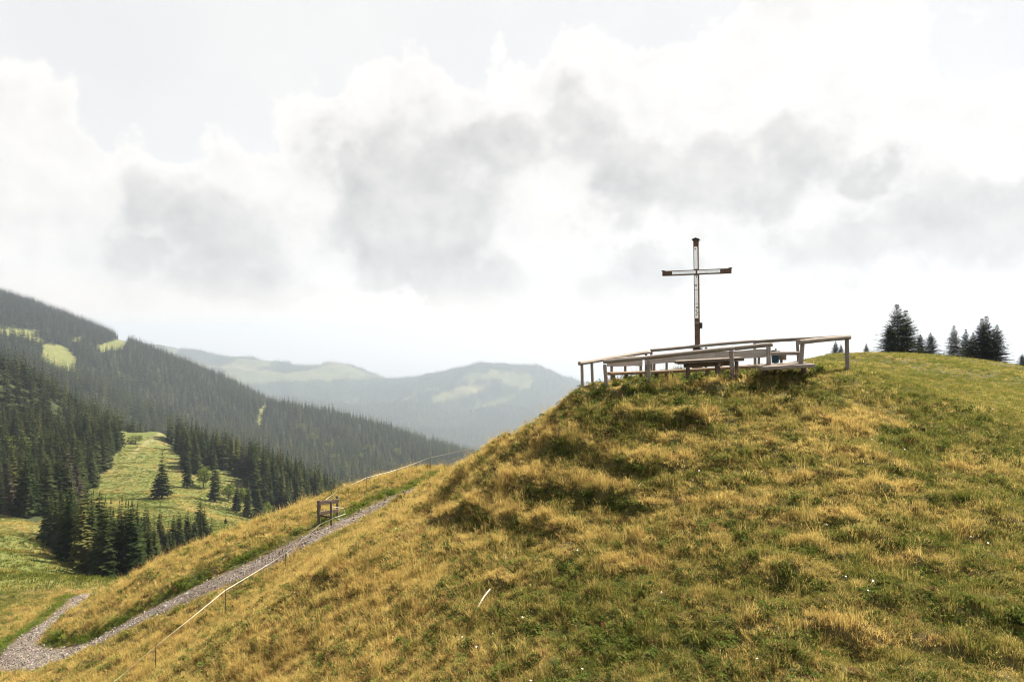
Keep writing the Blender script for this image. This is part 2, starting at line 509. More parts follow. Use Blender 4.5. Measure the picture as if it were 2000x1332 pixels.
def ground_piece(name, i0, i1, mat):
    X, Y, Z, B, PM = (q[i0:i1 + 1] for q in (GX, GY, GZ, GB, GP))
    nr, nc = X.shape
    v = np.stack([X.ravel(), Y.ravel(), Z.ravel()], 1)
    a = (np.arange(nr - 1)[:, None] * nc + np.arange(nc - 1)[None, :]).ravel()
    q = np.stack([a, a + 1, a + nc + 1, a + nc], 1)
    me = np_mesh(name, v, quads=q, mat=mat)
    at = me.attributes.new('bank', 'FLOAT', 'POINT'); at.data.foreach_set('value', B.ravel().astype(np.float32))
    at = me.attributes.new('trodden', 'FLOAT', 'POINT'); at.data.foreach_set('value', PM.ravel().astype(np.float32))
    D, LU = dry_fields(X.ravel(), Y.ravel(), Z.ravel(), B.ravel())
    at = me.attributes.new('dry', 'FLOAT', 'POINT'); at.data.foreach_set('value', D.astype(np.float32))
    at = me.attributes.new('lush', 'FLOAT', 'POINT'); at.data.foreach_set('value', LU.astype(np.float32))
    o = bpy.data.objects.new(name, me)
    COL.objects.link(o)
    o['kind'] = 'structure'
    return o

def dry_fields(x, y, z, bank):
    """how parched (0 green .. 1 straw) and how lush the turf is"""
    n = fbm(x / 2.6, y / 2.6, 3) * 0.5 + 0.5 * fbm(x / .8 + 5, y / .8, 2) * .6
    left = sstep(-x + 0.25 * (y - 18), -3.5, 2.5)          # the dry shoulder on the left
    d = 0.40 + 0.34 * left + 0.42 * n
    mead = sstep(-x - .62 * y + 2.0 * fbm(x / 5, y / 5, 2), 2.5, 6.5) * sstep(y, 22, 29)
    d = d * (1 - .6 * mead)
    lawn = lawn_mask(x, y)
    d = d * (1 - .45 * lawn) + .10 * lawn
    d -= 0.36 * bank
    lush = .22 * mead
    m = np.hypot(x, y) < 90
    if m.any():
        dd, i, s = poly_dist(x[m], y[m], PATH)
        far = (s > 0) if True else s
        e = dd - PATH_HALF[i]
        strip = np.exp(-((e - .35) / .5) ** 2) * (np.where(far_side(x[m], y[m], i), 1.0, .25))
        strip *= 0.5 + 0.8 * np.clip(fbm(x[m] / 1.7, y[m] / 1.7, 2) + .45, 0, 1)
        strip = np.clip(strip, 0, 1)
        lush[m] = np.maximum(lush[m], strip)
        d[m] -= strip * .7
    lush = np.maximum(lush, lawn * (.10 + .38 * np.clip(fbm(x / 2.2, y / 2.2, 2) + .5, 0, 1)))
    return np.clip(d, 0, 1), np.clip(lush, 0, 1)
def far_side(x, y, i):
    return np.hypot(x, y) > np.hypot(PATH[i, 0], PATH[i, 1])

# ------------------------------------------------------------------ materials
def new_mat(name):
    m = bpy.data.materials.new(name)
    m.use_nodes = True
    t = NT(m.node_tree)
    t.t.nodes.clear()
    out = t.n('ShaderNodeOutputMaterial')
    return m, t, out
def bsdf(t, out, col, rough=0.8, spec=0.2, metal=0.0, bump=None, bstr=0.3, bdist=0.02):
    b = t.n('ShaderNodeBsdfPrincipled')
    t.put(b.inputs['Base Color'], col)
    t.put(b.inputs['Roughness'], rough)
    b.inputs['Specular IOR Level'].default_value = spec
    b.inputs['Metallic'].default_value = metal
    if bump is not None:
        bn = t.n('ShaderNodeBump')
        bn.inputs['Strength'].default_value = bstr
        bn.inputs['Distance'].default_value = bdist
        t.link(bump, bn.inputs['Height'])
        t.link(bn.outputs[0], b.inputs['Normal'])
    t.link(b.outputs[0], out.inputs['Surface'])
    return b

def attr(t, name, kind='GEOMETRY', out='Fac'):
    a = t.n('ShaderNodeAttribute', attribute_type=kind, attribute_name=name)
    return a.outputs[out]

def ground_material(name, far=0):
    m, t, out = new_mat(name)
    geo = t.n('ShaderNodeNewGeometry')
    pos = geo.outputs['Position']
    dry = attr(t, 'dry')
    if far == 0:
        n = t.noise(pos, 3.0, 6, .65)
        n2 = t.noise(pos, 14.0, 4, .65)
        g = t.mix(n, (.022, .030, .009, 1), (.055, .062, .016, 1))
        s = t.mix(n2, (.055, .040, .016, 1), (.15, .105, .040, 1))
        col = t.mix(dry, g, s)
        soil = t.mix(n2, (.055, .04, .026, 1), (.15, .115, .08, 1))
        col = t.mix(t.smooth(n2, .68, .78), col, soil)
        col = t.mix(attr(t, 'trodden'), col, soil)
        bsdf(t, out, col, .9, .1, bump=n2, bstr=.6, bdist=.05)
    elif far == 1:
        n = t.noise(pos, .055, 6, .62)
        n2 = t.noise(pos, .6, 6, .7)
        g = t.mix(n2, (.050, .066, .018, 1), (.115, .125, .034, 1))
        s = t.mix(n2, (.10, .085, .032, 1), (.19, .155, .06, 1))
        col = t.mix(t.smooth(n, .46, .74), g, s)
        col = t.mix(t.smooth(t.noise(pos, .35, 5, .7), .62, .74), col, (.035, .05, .014, 1))
        wood = attr(t, 'wooded')
        col = t.mix(wood, col, (.028, .036, .014, 1))
        tr = attr(t, 'track')
        col = t.mix(tr, col, t.mix(n2, (.18, .14, .09, 1), (.32, .26, .18, 1)))
        bsdf(t, out, col, .9, .1, bump=n2, bstr=.8, bdist=.6)
    else:
        n = t.noise(pos, .004, 6, .6)
        n2 = t.noise(pos, .03, 6, .7)
        g = t.mix(n2, (.036, .050, .022, 1), (.075, .082, .036, 1))
        col = t.mix(t.smooth(n, .45, .65), g, (.095, .09, .042, 1))
        col = t.mix(attr(t, 'wooded'), col, (.026, .036, .016, 1))
        bsdf(t, out, col, .95, .05)
    return m

def gravel_material():
    m, t, out = new_mat('gravel')
    geo = t.n('ShaderNodeNewGeometry')
    pos = geo.outputs['Position']
    vo = t.n('ShaderNodeTexVoronoi')
    vo.inputs['Scale'].default_value = 22
    t.link(pos, vo.inputs['Vector'])
    n = t.noise(pos, 2.0, 5, .6)
    c = t.mix(t.smooth(n, .3, .7), (.12, .104, .090, 1), (.245, .215, .185, 1))
    c = t.mix(t.smooth(t.noise(pos, .7, 4, .6), .42, .68), c, (.115, .085, .062, 1))
    c = t.mix(t.math('MULTIPLY', vo.outputs['Distance'], 1.0), t.mix(.4, c, vo.outputs['Color'], 'SOFT_LIGHT'), (.07, .055, .05, 1))
    bsdf(t, out, c, .9, .15, bump=vo.outputs['Distance'], bstr=.8, bdist=-.03)
    return m

def wood_material(name, a, b, grain=1.0, scale=(1.2, 16, 16)):
    m, t, out = new_mat(name)
    tc = t.n('ShaderNodeTexCoord')
    mp = t.n('ShaderNodeMapping')
    mp.inputs['Scale'].default_value = scale
    oi = t.n('ShaderNodeObjectInfo')
    t.link(tc.outputs['Object'], mp.inputs['Vector'])
    off = t.n('ShaderNodeCombineXYZ')
    t.link(t.math('MULTIPLY', oi.outputs['Random'], 37.0), off.inputs[0])
    v = t.vmath('ADD', mp.outputs[0], off.outputs[0])
    n = t.noise(v, 2.0, 6, .65, .6)
    n2 = t.noise(v, 9.0, 4, .6)
    c = t.mix(t.smooth(n, .3, .7), c4(a), c4(b))
    c = t.mix(t.math('MULTIPLY', t.smooth(n2, .55, .75), .55), c, (a[0] * .35, a[1] * .33, a[2] * .3, 1))
    c = t.mix(t.math('MULTIPLY', oi.outputs['Random'], .25), c, (a[0] * .6, a[1] * .55, a[2] * .5, 1))
    bsdf(t, out, c, .85, .2, bump=t.math('ADD', n, n2), bstr=.45 * grain, bdist=.012)
    return m

def plain_material(name, col, rough=.6, spec=.3, metal=0., var=.25, sc=6.0):
    m, t, out = new_mat(name)
    tc = t.n('ShaderNodeTexCoord')
    n = t.noise(tc.outputs['Object'], sc, 5, .6)
    c = t.mix(n, (col[0] * (1 - var), col[1] * (1 - var), col[2] * (1 - var), 1), (col[0] * (1 + var), col[1] * (1 + var), col[2] * (1 + var), 1))
    bsdf(t, out, c, rough, spec, metal, bump=n, bstr=.08)
    return m

def leaf_material(name, kind):
    """grass and foliage: diffuse plus light coming through"""
    m, t, out = new_mat(name)
    oi = t.n('ShaderNodeObjectInfo')
    rnd = oi.outputs['Random']
    if kind == 'grass':
        dry = attr(t, 'dry', 'INSTANCER'); lush = attr(t, 'lush', 'INSTANCER')
        g = t.mix(rnd, (.055, .078, .014, 1), (.125, .140, .026, 1))
        g = t.mix(lush, g, t.mix(rnd, (.075, .125, .016, 1), (.15, .20, .028, 1)))
        s = t.mix(rnd, (.33, .24, .072, 1), (.61, .475, .17, 1))
        s = t.mix(t.smooth(rnd, .86, .98), s, (.26, .13, .06, 1))
        d2 = t.smooth(t.math('ADD', dry, t.math('MULTIPLY', t.math('SUBTRACT', t.noise(None, 1, 0), .5), 0.0)), .12, .80)
        col = t.mix(d2, g, s)
        tip = attr(t, 'tip')
        col = t.mix(t.math('MULTIPLY', tip, .35), col, (.42, .30, .11, 1))
        tr = .5
    elif kind == 'herb':
        lush = attr(t, 'lush', 'INSTANCER')
        col = t.mix(rnd, (.040, .062, .014, 1), (.095, .125, .026, 1))
        col = t.mix(t.smooth(rnd, .88, .98), col, (.10, .05, .03, 1))
        tr = .3
    elif kind == 'spruce':
        va = attr(t, 'tone')
        col = t.mix(rnd, (.010, .017, .007, 1), (.036, .046, .016, 1))
        col = t.mix(va, col, t.mix(rnd, (.024, .036, .012, 1), (.068, .074, .024, 1)))
        col = t.mix(t.smooth(rnd, .88, .95), col, (.085, .085, .028, 1))
        col = t.mix(t.smooth(rnd, .97, .985), col, (.055, .046, .034, 1))
        tr = .15
    elif kind == 'broadleaf':
        va = attr(t, 'tone')
        col = t.mix(va, (.05, .075, .016, 1), (.15, .17, .035, 1))
        tr = .4
    d = t.n('ShaderNodeBsdfDiffuse')
    t.link(col, d.inputs[0])
    tl = t.n('ShaderNodeBsdfTranslucent')
    t.link(col, tl.inputs[0])
    mx = t.n('ShaderNodeMixShader')
    mx.inputs[0].default_value = tr
    t.link(d.outputs[0], mx.inputs[1]); t.link(tl.outputs[0], mx.inputs[2])
    t.link(mx.outputs[0], out.inputs['Surface'])
    return m

M_GROUND = ground_material('turf', 0)
M_VALLEY = ground_material('valley_meadow', 1)
M_FAR = ground_material('mountain_pasture', 2)
M_GRAVEL = gravel_material()
M_RAIL = wood_material('weathered_log', (.14, .118, .102), (.275, .238, .21))
M_BOARD = wood_material('weathered_board', (.27, .245, .225), (.46, .42, .385))
M_BEAM = wood_material('brown_beam', (.13, .085, .055), (.24, .165, .11))
M_CROSS = wood_material('cross_timber', (.085, .052, .038), (.15, .098, .072))
M_GATE = wood_material('gate_wood', (.075, .058, .046), (.16, .125, .10))
M_BARK = wood_material('bark', (.06, .045, .035), (.13, .10, .08), scale=(9, 9, 2))
M_PANEL = plain_material('polished_panel', (.80, .82, .80), rough=.22, spec=.5, metal=.85, var=.06, sc=3)
M_IRON = plain_material('dark_iron', (.035, .028, .026), rough=.55, metal=.4)
M_TAPE = plain_material('white_tape', (.62, .59, .51), rough=.5)
M_BLUE = plain_material('blue_plastic', (.030, .075, .15), rough=.45)
M_STONE = plain_material('stone', (.20, .18, .155), rough=.9, spec=.1, var=.4)
M_PETAL = plain_material('petal', (.80, .79, .74), rough=.8, var=.1)
M_STICK = plain_material('bleached_wood', (.55, .49, .41), rough=.85, var=.3, sc=20)
M_GRASS = leaf_material('grass_blade', 'grass')
M_HERB = leaf_material('herb_leaf', 'herb')
M_SPRUCE = leaf_material('spruce_needles', 'spruce')
M_BROAD = leaf_material('broad_leaf', 'broadleaf')

i_hill = int(np.searchsorted(GR, 75)); i_val = int(np.searchsorted(GR, 2800))
hillside = ground_piece('hillside', 0, i_hill, M_GROUND)
valley = ground_piece('valley_meadow', i_hill, i_val, M_VALLEY)
mountains = ground_piece('far_mountains', i_val, len(GR) - 1, M_FAR)

def zg(x, y):
    return float(z_full(np.array([x]), np.array([y]))[0][0])
def on_ground(u, d):
    x = (u - 1000) / F * d
    return Vector((x, d, zg(x, d)))

# ------------------------------------------------------------------ gravel paths
def path_ribbon(name, pl, half, lift=0.0):
    n = len(pl)
    tan = np.gradient(pl[:, :2], axis=0)
    tan /= np.linalg.norm(tan, axis=1)[:, None] + 1e-9
    nor = np.stack([-tan[:, 1], tan[:, 0]], 1)
    cs = np.linspace(-1, 1, 15)
    wob_l = 1 + .22 * fbm(pl[:, 0] / .9, pl[:, 1] / .9, 3)
    wob_r = 1 + .22 * fbm(pl[:, 0] / .9 + 40, pl[:, 1] / .9, 3)
    V = np.zeros((n, len(cs), 3))
    for j, c in enumerate(cs):
        w = half * (wob_l if c < 0 else wob_r) * c
        V[:, j, 0] = pl[:, 0] + nor[:, 0] * w
        V[:, j, 1] = pl[:, 1] + nor[:, 1] * w
        edge = abs(c) ** 6
        V[:, j, 2] = .35 * pl[:, 2] + .65 * z_base(V[:, j, 0], V[:, j, 1]) - .085 - .06 * edge + .030 * perlin(V[:, j, 0] / .25, V[:, j, 1] / .25) + .02 * perlin(V[:, j, 0] / .09, V[:, j, 1] / .09) + lift
    m = len(cs)
    a = (np.arange(n - 1)[:, None] * m + np.arange(m - 1)[None, :]).ravel()
    q = np.stack([a, a + 1, a + m + 1, a + m], 1)
    me = np_mesh(name, V.reshape(-1, 3), quads=q[:, ::-1], mat=M_GRAVEL)
    o = bpy.data.objects.new(name, me)
    COL.objects.link(o)
    o['kind'] = 'structure'
    return o
path_ribbon('gravel_path', PATH, PATH_HALF)
path_ribbon('gravel_path', PATH_BR, np.full(len(PATH_BR), .9), .006)
path_ribbon('gravel_path', TOPP, np.full(len(TOPP), .5), .02)

# ------------------------------------------------------------------ timber helpers
def frame(p0, p1, up=Vector((0, 0, 1))):
    ax = (p1 - p0); L = ax.length; ax.normalize()
    s = ax.cross(up)
    if s.length < 1e-4:
        s = ax.cross(Vector((0, 1, 0)))
    s.normalize()
    u = s.cross(ax).normalized()
    return ax, s, u, L

def log(name, p0, p1, r, mat, parent, seg=12, taper=1.0, bend=.008, seed=0):
    """round timber with a slight bend, uneven girth and chamfered ends"""
    p0, p1 = Vector(p0), Vector(p1)
    rd = random.Random(seed + int(p0.x * 1000))
    ax, s, u, L = frame(p0, p1)
    n = max(4, int(L / .25))
    verts, faces = [], []
    stations = [0, .012 / max(L, .05)] + [i / n for i in range(1, n)] + [1 - .012 / max(L, .05), 1]
    ph = rd.uniform(0, 6)
    for k, t in enumerate(stations):
        rr = r * (1 + (taper - 1) * t) * (1 + rd.uniform(-.045, .045))
        if k in (0, len(stations) - 1):
            rr *= .88
        b = (s * math.sin(t * 4 + ph) + u * math.cos(t * 5 + ph)) * bend * L * .3
        for i in range(seg):
            a = i / seg * 2 * math.pi
            w = rr * (1 + .05 * math.sin(3 * a + ph))
            verts.append(Vector((t * L, 0, 0)) + Vector((0, b.dot(s), b.dot(u))) + Vector((0, math.cos(a) * w, math.sin(a) * w)))
    m = len(stations)
    for k in range(m - 1):
        for i in range(seg):
            j = (i + 1) % seg
            faces.append((k * seg + i, k * seg + j, (k + 1) * seg + j, (k + 1) * seg + i))
    faces.append(tuple(range(seg - 1, -1, -1)))
    faces.append(tuple((m - 1) * seg + i for i in range(seg)))
    o = link_mesh(name, verts, faces, mat, None, smooth=False)
    fl = [len(f) == 4 for f in faces]
    o.data.polygons.foreach_set('use_smooth', fl)
    M = Matrix((( ax.x, s.x, u.x, p0.x), (ax.y, s.y, u.y, p0.y), (ax.z, s.z, u.z, p0.z), (0, 0, 0, 1)))
    place(o, M, parent)
    return o

def place(o, M, parent):
    if parent is not None:
        o.parent = parent
        o.matrix_parent_inverse = Matrix.Identity(4)
        # parents stand upright and unscaled at top level: bring M into their frame
        pm = parent.matrix_basis
        if parent.parent is not None:
            pm = parent.parent.matrix_basis @ pm
        o.matrix_basis = pm.inverted() @ M
    else:
        o.matrix_basis = M

def plank(name, p0, p1, w, h, mat, parent, up=Vector((0, 0, 1)), wob=.012, bev=.008, seed=0, n=None):
    """sawn board from p0 to p1 (centre line): w across, h along 'up'; worn edges, slightly uneven"""
    p0, p1 = Vector(p0), Vector(p1)
    rd = random.Random(seed + int(p0.x * 977))
    ax, s, u, L = frame(p0, p1, up)
    n = n or max(3, int(L / .3))
    bev = min(bev, w * .25, h * .25)
    prof = [(-w / 2 + bev, -h / 2), (w / 2 - bev, -h / 2), (w / 2, -h / 2 + bev), (w / 2, h / 2 - bev), (w / 2 - bev, h / 2), (-w / 2 + bev, h / 2), (-w / 2, h / 2 - bev), (-w / 2, -h / 2 + bev)]
    verts, faces = [], []
    for k in range(n + 1):
        t = k / n
        a = 1 + rd.uniform(-wob, wob) * 1.5; b = 1 + rd.uniform(-wob, wob) * 2.2
        oz = rd.uniform(-wob, wob) * h
        for (py, pz) in prof:
            verts.append((t * L, py * a, pz * b + oz))
    m = len(prof)
    for k in range(n):
        for i in range(m):
            j = (i + 1) % m
            faces.append((k * m + i, k * m + j, (k + 1) * m + j, (k + 1) * m + i))
    faces.append(tuple(range(m - 1, -1, -1)))
    faces.append(tuple(n * m + i for i in range(m)))
    o = link_mesh(name, verts, faces, mat)
    M = Matrix(((ax.x, s.x, u.x, p0.x), (ax.y, s.y, u.y, p0.y), (ax.z, s.z, u.z, p0.z), (0, 0, 0, 1)))
    place(o, M, parent)
    return o

def post_at(u_top, v_top, d, u_base, parent, r=.06, sink=.25, mat=None, base=None, name='post'):
    top = P(u_top, v_top, d)
    if base is None:
        base = on_ground(u_base, d) - Vector((0, 0, sink))
    return log(name, base, top, r, mat or M_RAIL, parent, taper=.93, bend=.006)

# ------------------------------------------------------------------ railings round the platform
e = empty('wooden_railing', on_ground(1183, 20.9), 'grey log railing along the front of the platform, five metres long', 'railing', 'railings round the platform')
j = P(1428, 681.5, 20.1)
log('rail', P(1178, 706.5, 21.0), j + Vector((.1, 0, .012)), .064, M_RAIL, e, taper=.95)
log('rail', j + Vector((.102, -.01, .01)), P(1509, 673, 19.75), .062, M_RAIL, e)
post_at(1181, 712, 20.95, 1187, e, .062)
post_at(1267, 702, 20.6, 1268, e, .055)
post_at(1428, 685, 20.15, 1432, e, .068)
DECK_Z = P(1530, 712, 19.8).z
post_at(1501, 677, 19.75, 1501, e, .066, base=Vector((P(1501.5, 712, 19.75).x, 19.75, DECK_Z - .02)))

e = empty('wooden_railing', on_ground(1137, 21.4), 'slim log railing at the left end of the platform on two thin posts', 'railing', 'railings round the platform')
log('rail', P(1131, 709.5, 21.3), P(1268.5, 687.5, 24.4), .066, M_RAIL, e)
post_at(1136.5, 712, 21.4, 1138, e, .05)
post_at(1156, 708, 21.8, 1158, e, .05)
post_at(1262, 690, 24.2, 1262, e, .05)

e = empty('wooden_railing', on_ground(1474, 25.5), 'long log railing behind the cross at the back of the platform', 'railing', 'railings round the platform')
log('rail', P(1270, 684.5, 26.4), P(1476, 666.5, 25.3), .060, M_RAIL, e)
log('rail', P(1473.5, 668, 25.29), P(1655, 656.5, 23.6), .062, M_RAIL, e, taper=.9)
for (ut, vt, d, ub) in ((1272, 687, 26.35, 1272), (1379, 678, 25.8, 1379.5), (1474, 669, 25.25, 1475), (1557, 664, 24.4, 1561)):
    post_at(ut, vt, d, ub, e, .055)

e = empty('wooden_railing', on_ground(1655, 20.5), 'short thick log railing right of the stile, highest of all', 'railing', 'railings round the platform')
log('rail', P(1561, 668.5, 19.5), P(1659, 658, 20.55), .072, M_RAIL, e)
post_at(1567, 672, 19.6, 1565, e, .064, base=Vector((P(1563.5, 711, 19.6).x, 19.6, DECK_Z - .03)))
post_at(1653.5, 662, 20.5, 1656, e, .064)

# ------------------------------------------------------------------ stile: tread between the railings
e = empty('wooden_stile', on_ground(1530, 19.8), 'wooden stile with sunlit tread and low bar between the railings', 'stile')
sa = P(1481, 714.5, 19.75); sb = P(1580, 709, 19.65)
for k in range(3):
    off = Vector((.02 * k, -.30 + .30 * k, -.016 + .016 * k))
    plank('tread', sa + off + Vector((0, 0, -.045)), sb + off + Vector((0, 0, -.045)), .288, .10, M_RAIL, e, seed=k)
log('low_bar', P(1503, 691, 19.98), P(1566, 690, 19.78), .052, M_RAIL, e)
for uu in (1494, 1570):
    q = P(uu, 722, 19.9)
    log('support', Vector((q.x, q.y, zg(q.x, q.y) - .2)), Vector((q.x, q.y, DECK_Z - .09)), .09, M_BEAM, e)

# ------------------------------------------------------------------ benches and table
def bench(label, ua, ub, va, vb, da, db, seat_v, boards, posts):
    g = on_ground((ua + ub) / 2, (da + db) / 2)
    e = empty('bench', g, label, 'bench', 'benches on the platform')
    a, b = P(ua, va, da), P(ub, vb, db)
    for (t0, t1, hh, dz) in boards:
        plank('backrest', a.lerp(b, t0) + Vector((0, 0, dz)), a.lerp(b, t1) + Vector((0, 0, dz)), .05, hh, M_BOARD, e, wob=.03, seed=int(t0 * 50))
    s0, s1 = P(ua + 3, seat_v[0], da - .28), P(ub, seat_v[1], db - .28)
    for k in range(2):
        o2 = Vector((0, -.12 + .24 * k, .0 + .004 * k))
        plank('seat', s0 + o2, s1 + o2, .225, .085, M_BEAM, e, seed=3 + k)
    for t in posts:
        q = a.lerp(b, t)
        x, y = q.x, q.y + .075
        log('post', Vector((x, y, zg(x, y) - .2)), Vector((x + .01, y, q.z + .10)), .045, M_RAIL, e)
        sx = s0.lerp(s1, t)
        log('leg', Vector((sx.x, sx.y - .08, zg(sx.x, sx.y) - .2)), Vector((sx.x, sx.y - .08, sx.z - .05)), .055, M_BEAM, e)
    return e
bench('grey plank bench at the left end, short with a deep backrest board', 1186, 1254, 706.5, 705, 22.6, 23.2, (730, 727.5), [(0, 1, .33, 0)], (.13, .52, .97))
bench('long grey plank bench below the cross, its backrest made of butted boards', 1259, 1500, 703, 690, 23.4, 23.6, (728, 714),
      [(0, .57, .30, 0), (.571, 1, .29, .01)], (.08, .18, .50, .62, .93))
e = empty('picnic_table', on_ground(1385, 21.6), 'dark wooden table with thick plank top in front of the long bench', 'table')
ta, tb = P(1320, 708, 21.5), P(1447, 701, 21.2)
for k in range(3):
    o2 = Vector((.01 * k, .245 * (k - 1), 0.003 * k))
    plank('table_top', ta + o2, tb + o2, .235, .10, M_RAIL if k else M_GATE, e, seed=k)
plank('apron', ta.lerp(tb, .12) + Vector((0, 0, -.12)), ta.lerp(tb, .88) + Vector((0, 0, -.12)), .08, .13, M_BEAM, e)
for t in (.16, .62, .66, .9):
    q = ta.lerp(tb, t) + Vector((0, -.2 if t != .66 else .18, 0))
    log('leg', Vector((q.x, q.y, zg(q.x, q.y) - .2)), Vector((q.x, q.y, q.z - .06)), .062, M_GATE, e)
q = ta.lerp(tb, .63)
plank('brace', q + Vector((0, -.33, -.13)), q + Vector((0, .33, -.13)), .09, .12, M_BEAM, e)

# waste bin and crate by the stile
g = on_ground(1514, 23.2)
e = empty('waste_bin', g, 'small dark blue waste bin behind the stile bar', 'bin')
def lathe(name, prof, seg, mat, parent, loc, smooth=True):
    verts, faces = [], []
    for (r_, z_) in prof:
        for i in range(seg):
            a = i / seg * 2 * math.pi
            verts.append((r_ * math.cos(a), r_ * math.sin(a), z_))
    for k in range(len(prof) - 1):
        for i in range(seg):
            j_ = (i + 1) % seg
            faces.append((k * seg + i, k * seg + j_, (k + 1) * seg + j_, (k + 1) * seg + i))
    faces.append(tuple(range(seg - 1, -1, -1)))
    faces.append(tuple((len(prof) - 1) * seg + i for i in range(seg)))
    o = link_mesh(name, verts, faces, mat, None, smooth)
    place(o, Matrix.Translation(loc), parent)
    return o
binz = P(1513, 709, 23.2).z
lathe('body', [(.10, 0), (.112, .01), (.135, .36), (.145, .37), (.145, .39), (.135, .39), (.132, .375)], 18, M_BLUE, e, Vector((g.x, g.y, binz)))
lathe('lid', [(.15, .392), (.15, .405), (.12, .43), (.03, .445)], 18, M_IRON, e, Vector((g.x, g.y, binz)))
lathe('stand', [(.05, min(-.02, g.z - binz - .2)), (.05, 0.0)], 10, M_BEAM, e, Vector((g.x, g.y, binz - .002)))
lathe('knob', [(.03, .446), (.036, .47), (.02, .49)], 10, M_IRON, e, Vector((g.x + .02, g.y, binz)))
g = on_ground(1526, 23.5)
e = empty('wooden_box', g, 'small brown wooden box right beside the blue bin', 'box')
bz = P(1526, 703, 23.5).z
for k, (dx, dy, w_, h_) in enumerate(((0, -.12, .24, .26), (0, .12, .24, .26))):
    plank('side', Vector((g.x - .12, g.y + dy, bz + .13)), Vector((g.x + .12, g.y + dy, bz + .13)), .022, .26, M_BEAM, e)
for sx in (-.109, .109):
    plank('end', Vector((g.x + sx, g.y - .108, bz + .13)), Vector((g.x + sx, g.y + .108, bz + .13)), .022, .258, M_BEAM, e)
plank('lid', Vector((g.x - .14, g.y, bz + .276)), Vector((g.x + .14, g.y, bz + .276)), .30, .026, M_GATE, e)
log('post', Vector((g.x, g.y, g.z - .2)), Vector((g.x, g.y, bz + .02)), .045, M_BEAM, e)

# ------------------------------------------------------------------ summit cross
DC = 26.0
pb = P(1363.5, 722, DC); pt = P(1359.3, 470, DC)
zc = zg(pb.x, pb.y)
ANG = R(25)
across = Vector((math.cos(ANG), -math.sin(ANG), 0))       # towards the right arm, which comes nearer
front = Vector((-math.sin(ANG), -math.cos(ANG), 0))
e = empty('summit_cross', Vector((pb.x, pb.y, zc)), 'tall dark timber summit cross inlaid with pale shining panels', 'cross')
W_, DPT = .185, .17
foot = Vector((pb.x, pb.y, zc - .3))
post = plank('post', foot, pt, W_, DPT, M_CROSS, e, up=front, wob=.006, bev=.01)
# the arm meets the post at (1361, 532)
hub = P(1361, 532, DC)
L_l, L_r = 1.30, 1.26
arm = plank('crossbar', hub - across * L_l, hub + across * L_r, DPT + .006, .185, M_CROSS, e, wob=.006, bev=.01)
def cross_box(name, c, ax, w, h, d, mat, parent):
    """box: w along ax, h up, d along front"""
    return plank(name, c - ax * w / 2, c + ax * w / 2, d, h, mat, parent, wob=.004, bev=.005)
up = (pt - foot).normalized()
cross_box('cap', pt + Vector((0, 0, .02)), across, .27, .045, .26, M_IRON, post)
# little gabled roof on top
def gable(name, c, w, h, d, mat, parent):
    v = []
    for sy in (-1, 1):
        for (a, b) in ((-w / 2, 0), (w / 2, 0), (0, h)):
            v.append(c + across * a + front * (sy * d / 2) + Vector((0, 0, b)))
    f = [(0, 1, 2), (5, 4, 3), (0, 3, 4, 1), (1, 4, 5, 2), (2, 5, 3, 0)]
    o = link_mesh(name, v, f, mat)
    place(o, Matrix.Identity(4), parent)
gable('cap_roof', pt + Vector((0, 0, .043)), .27, .055, .26, M_IRON, post)
for sgn, Lx in ((-1, L_l), (1, L_r)):
    cross_box('end_cap', hub + across * sgn * (Lx - .03) + Vector((0, 0, .105)), across, .12, .022, .215, M_IRON, arm)
fz = DPT / 2 + .004
def axis_pt(v):
    t = (P(1360, v, DC).z - foot.z) / (pt.z - foot.z)
    return foot.lerp(pt, t)
def panel(c0, c1, w, parent, n=1):
    for k in range(n):
        a = c0.lerp(c1, k / n + (.004 if k else 0)); b = c0.lerp(c1, (k + 1) / n - (.004 if k < n - 1 else 0))
        plank('panel', a + front * (fz + .004), b + front * (fz + .004), .012, w, M_PANEL, parent, up=(across if abs((b - a).normalized().z) > .5 else Vector((0, 0, 1))), wob=.0, bev=.002, n=2)
panel(axis_pt(526), axis_pt(483), .125, post)
panel(axis_pt(622), axis_pt(539), .125, post, 3)
panel(hub - across * .92, hub - across * .03, .115, arm)
panel(hub + across * .03, hub + across * .87, .115, arm)
# fittings on the lower panel, plaque and box
for k, vv in enumerate((487, 541, 558, 601, 607, 611, 615)):
    cpt = axis_pt(vv) + front * (fz + .017)
    cross_box('fitting', cpt + across * (.02 if k % 2 else -.015), across, .07 if vv in (558, 601) else .04, .045, .02, M_IRON, post)
cross_box('plaque', axis_pt(630.5) + front * (fz + .003), across, .12, .085, .014, M_STONE, post)
cross_box('book_box', axis_pt(636) + across * (W_ / 2 + .045), across, .09, .22, .14, M_IRON, post)
# iron shoe at the foot
cross_box('shoe_plate', axis_pt(681), across, .33, .05, .30, M_IRON, e)
cross_box('shoe', axis_pt(689.2) - Vector((0, 0, .0)), across, .31, .26, .28, M_BEAM, e)
zt = zc - .15
cross_box('footing', Vector((axis_pt(700).x, axis_pt(700).y, (zt + axis_pt(696.5).z) / 2 - .002)), across, .36, axis_pt(696.5).z - zt, .34, M_STONE, e)

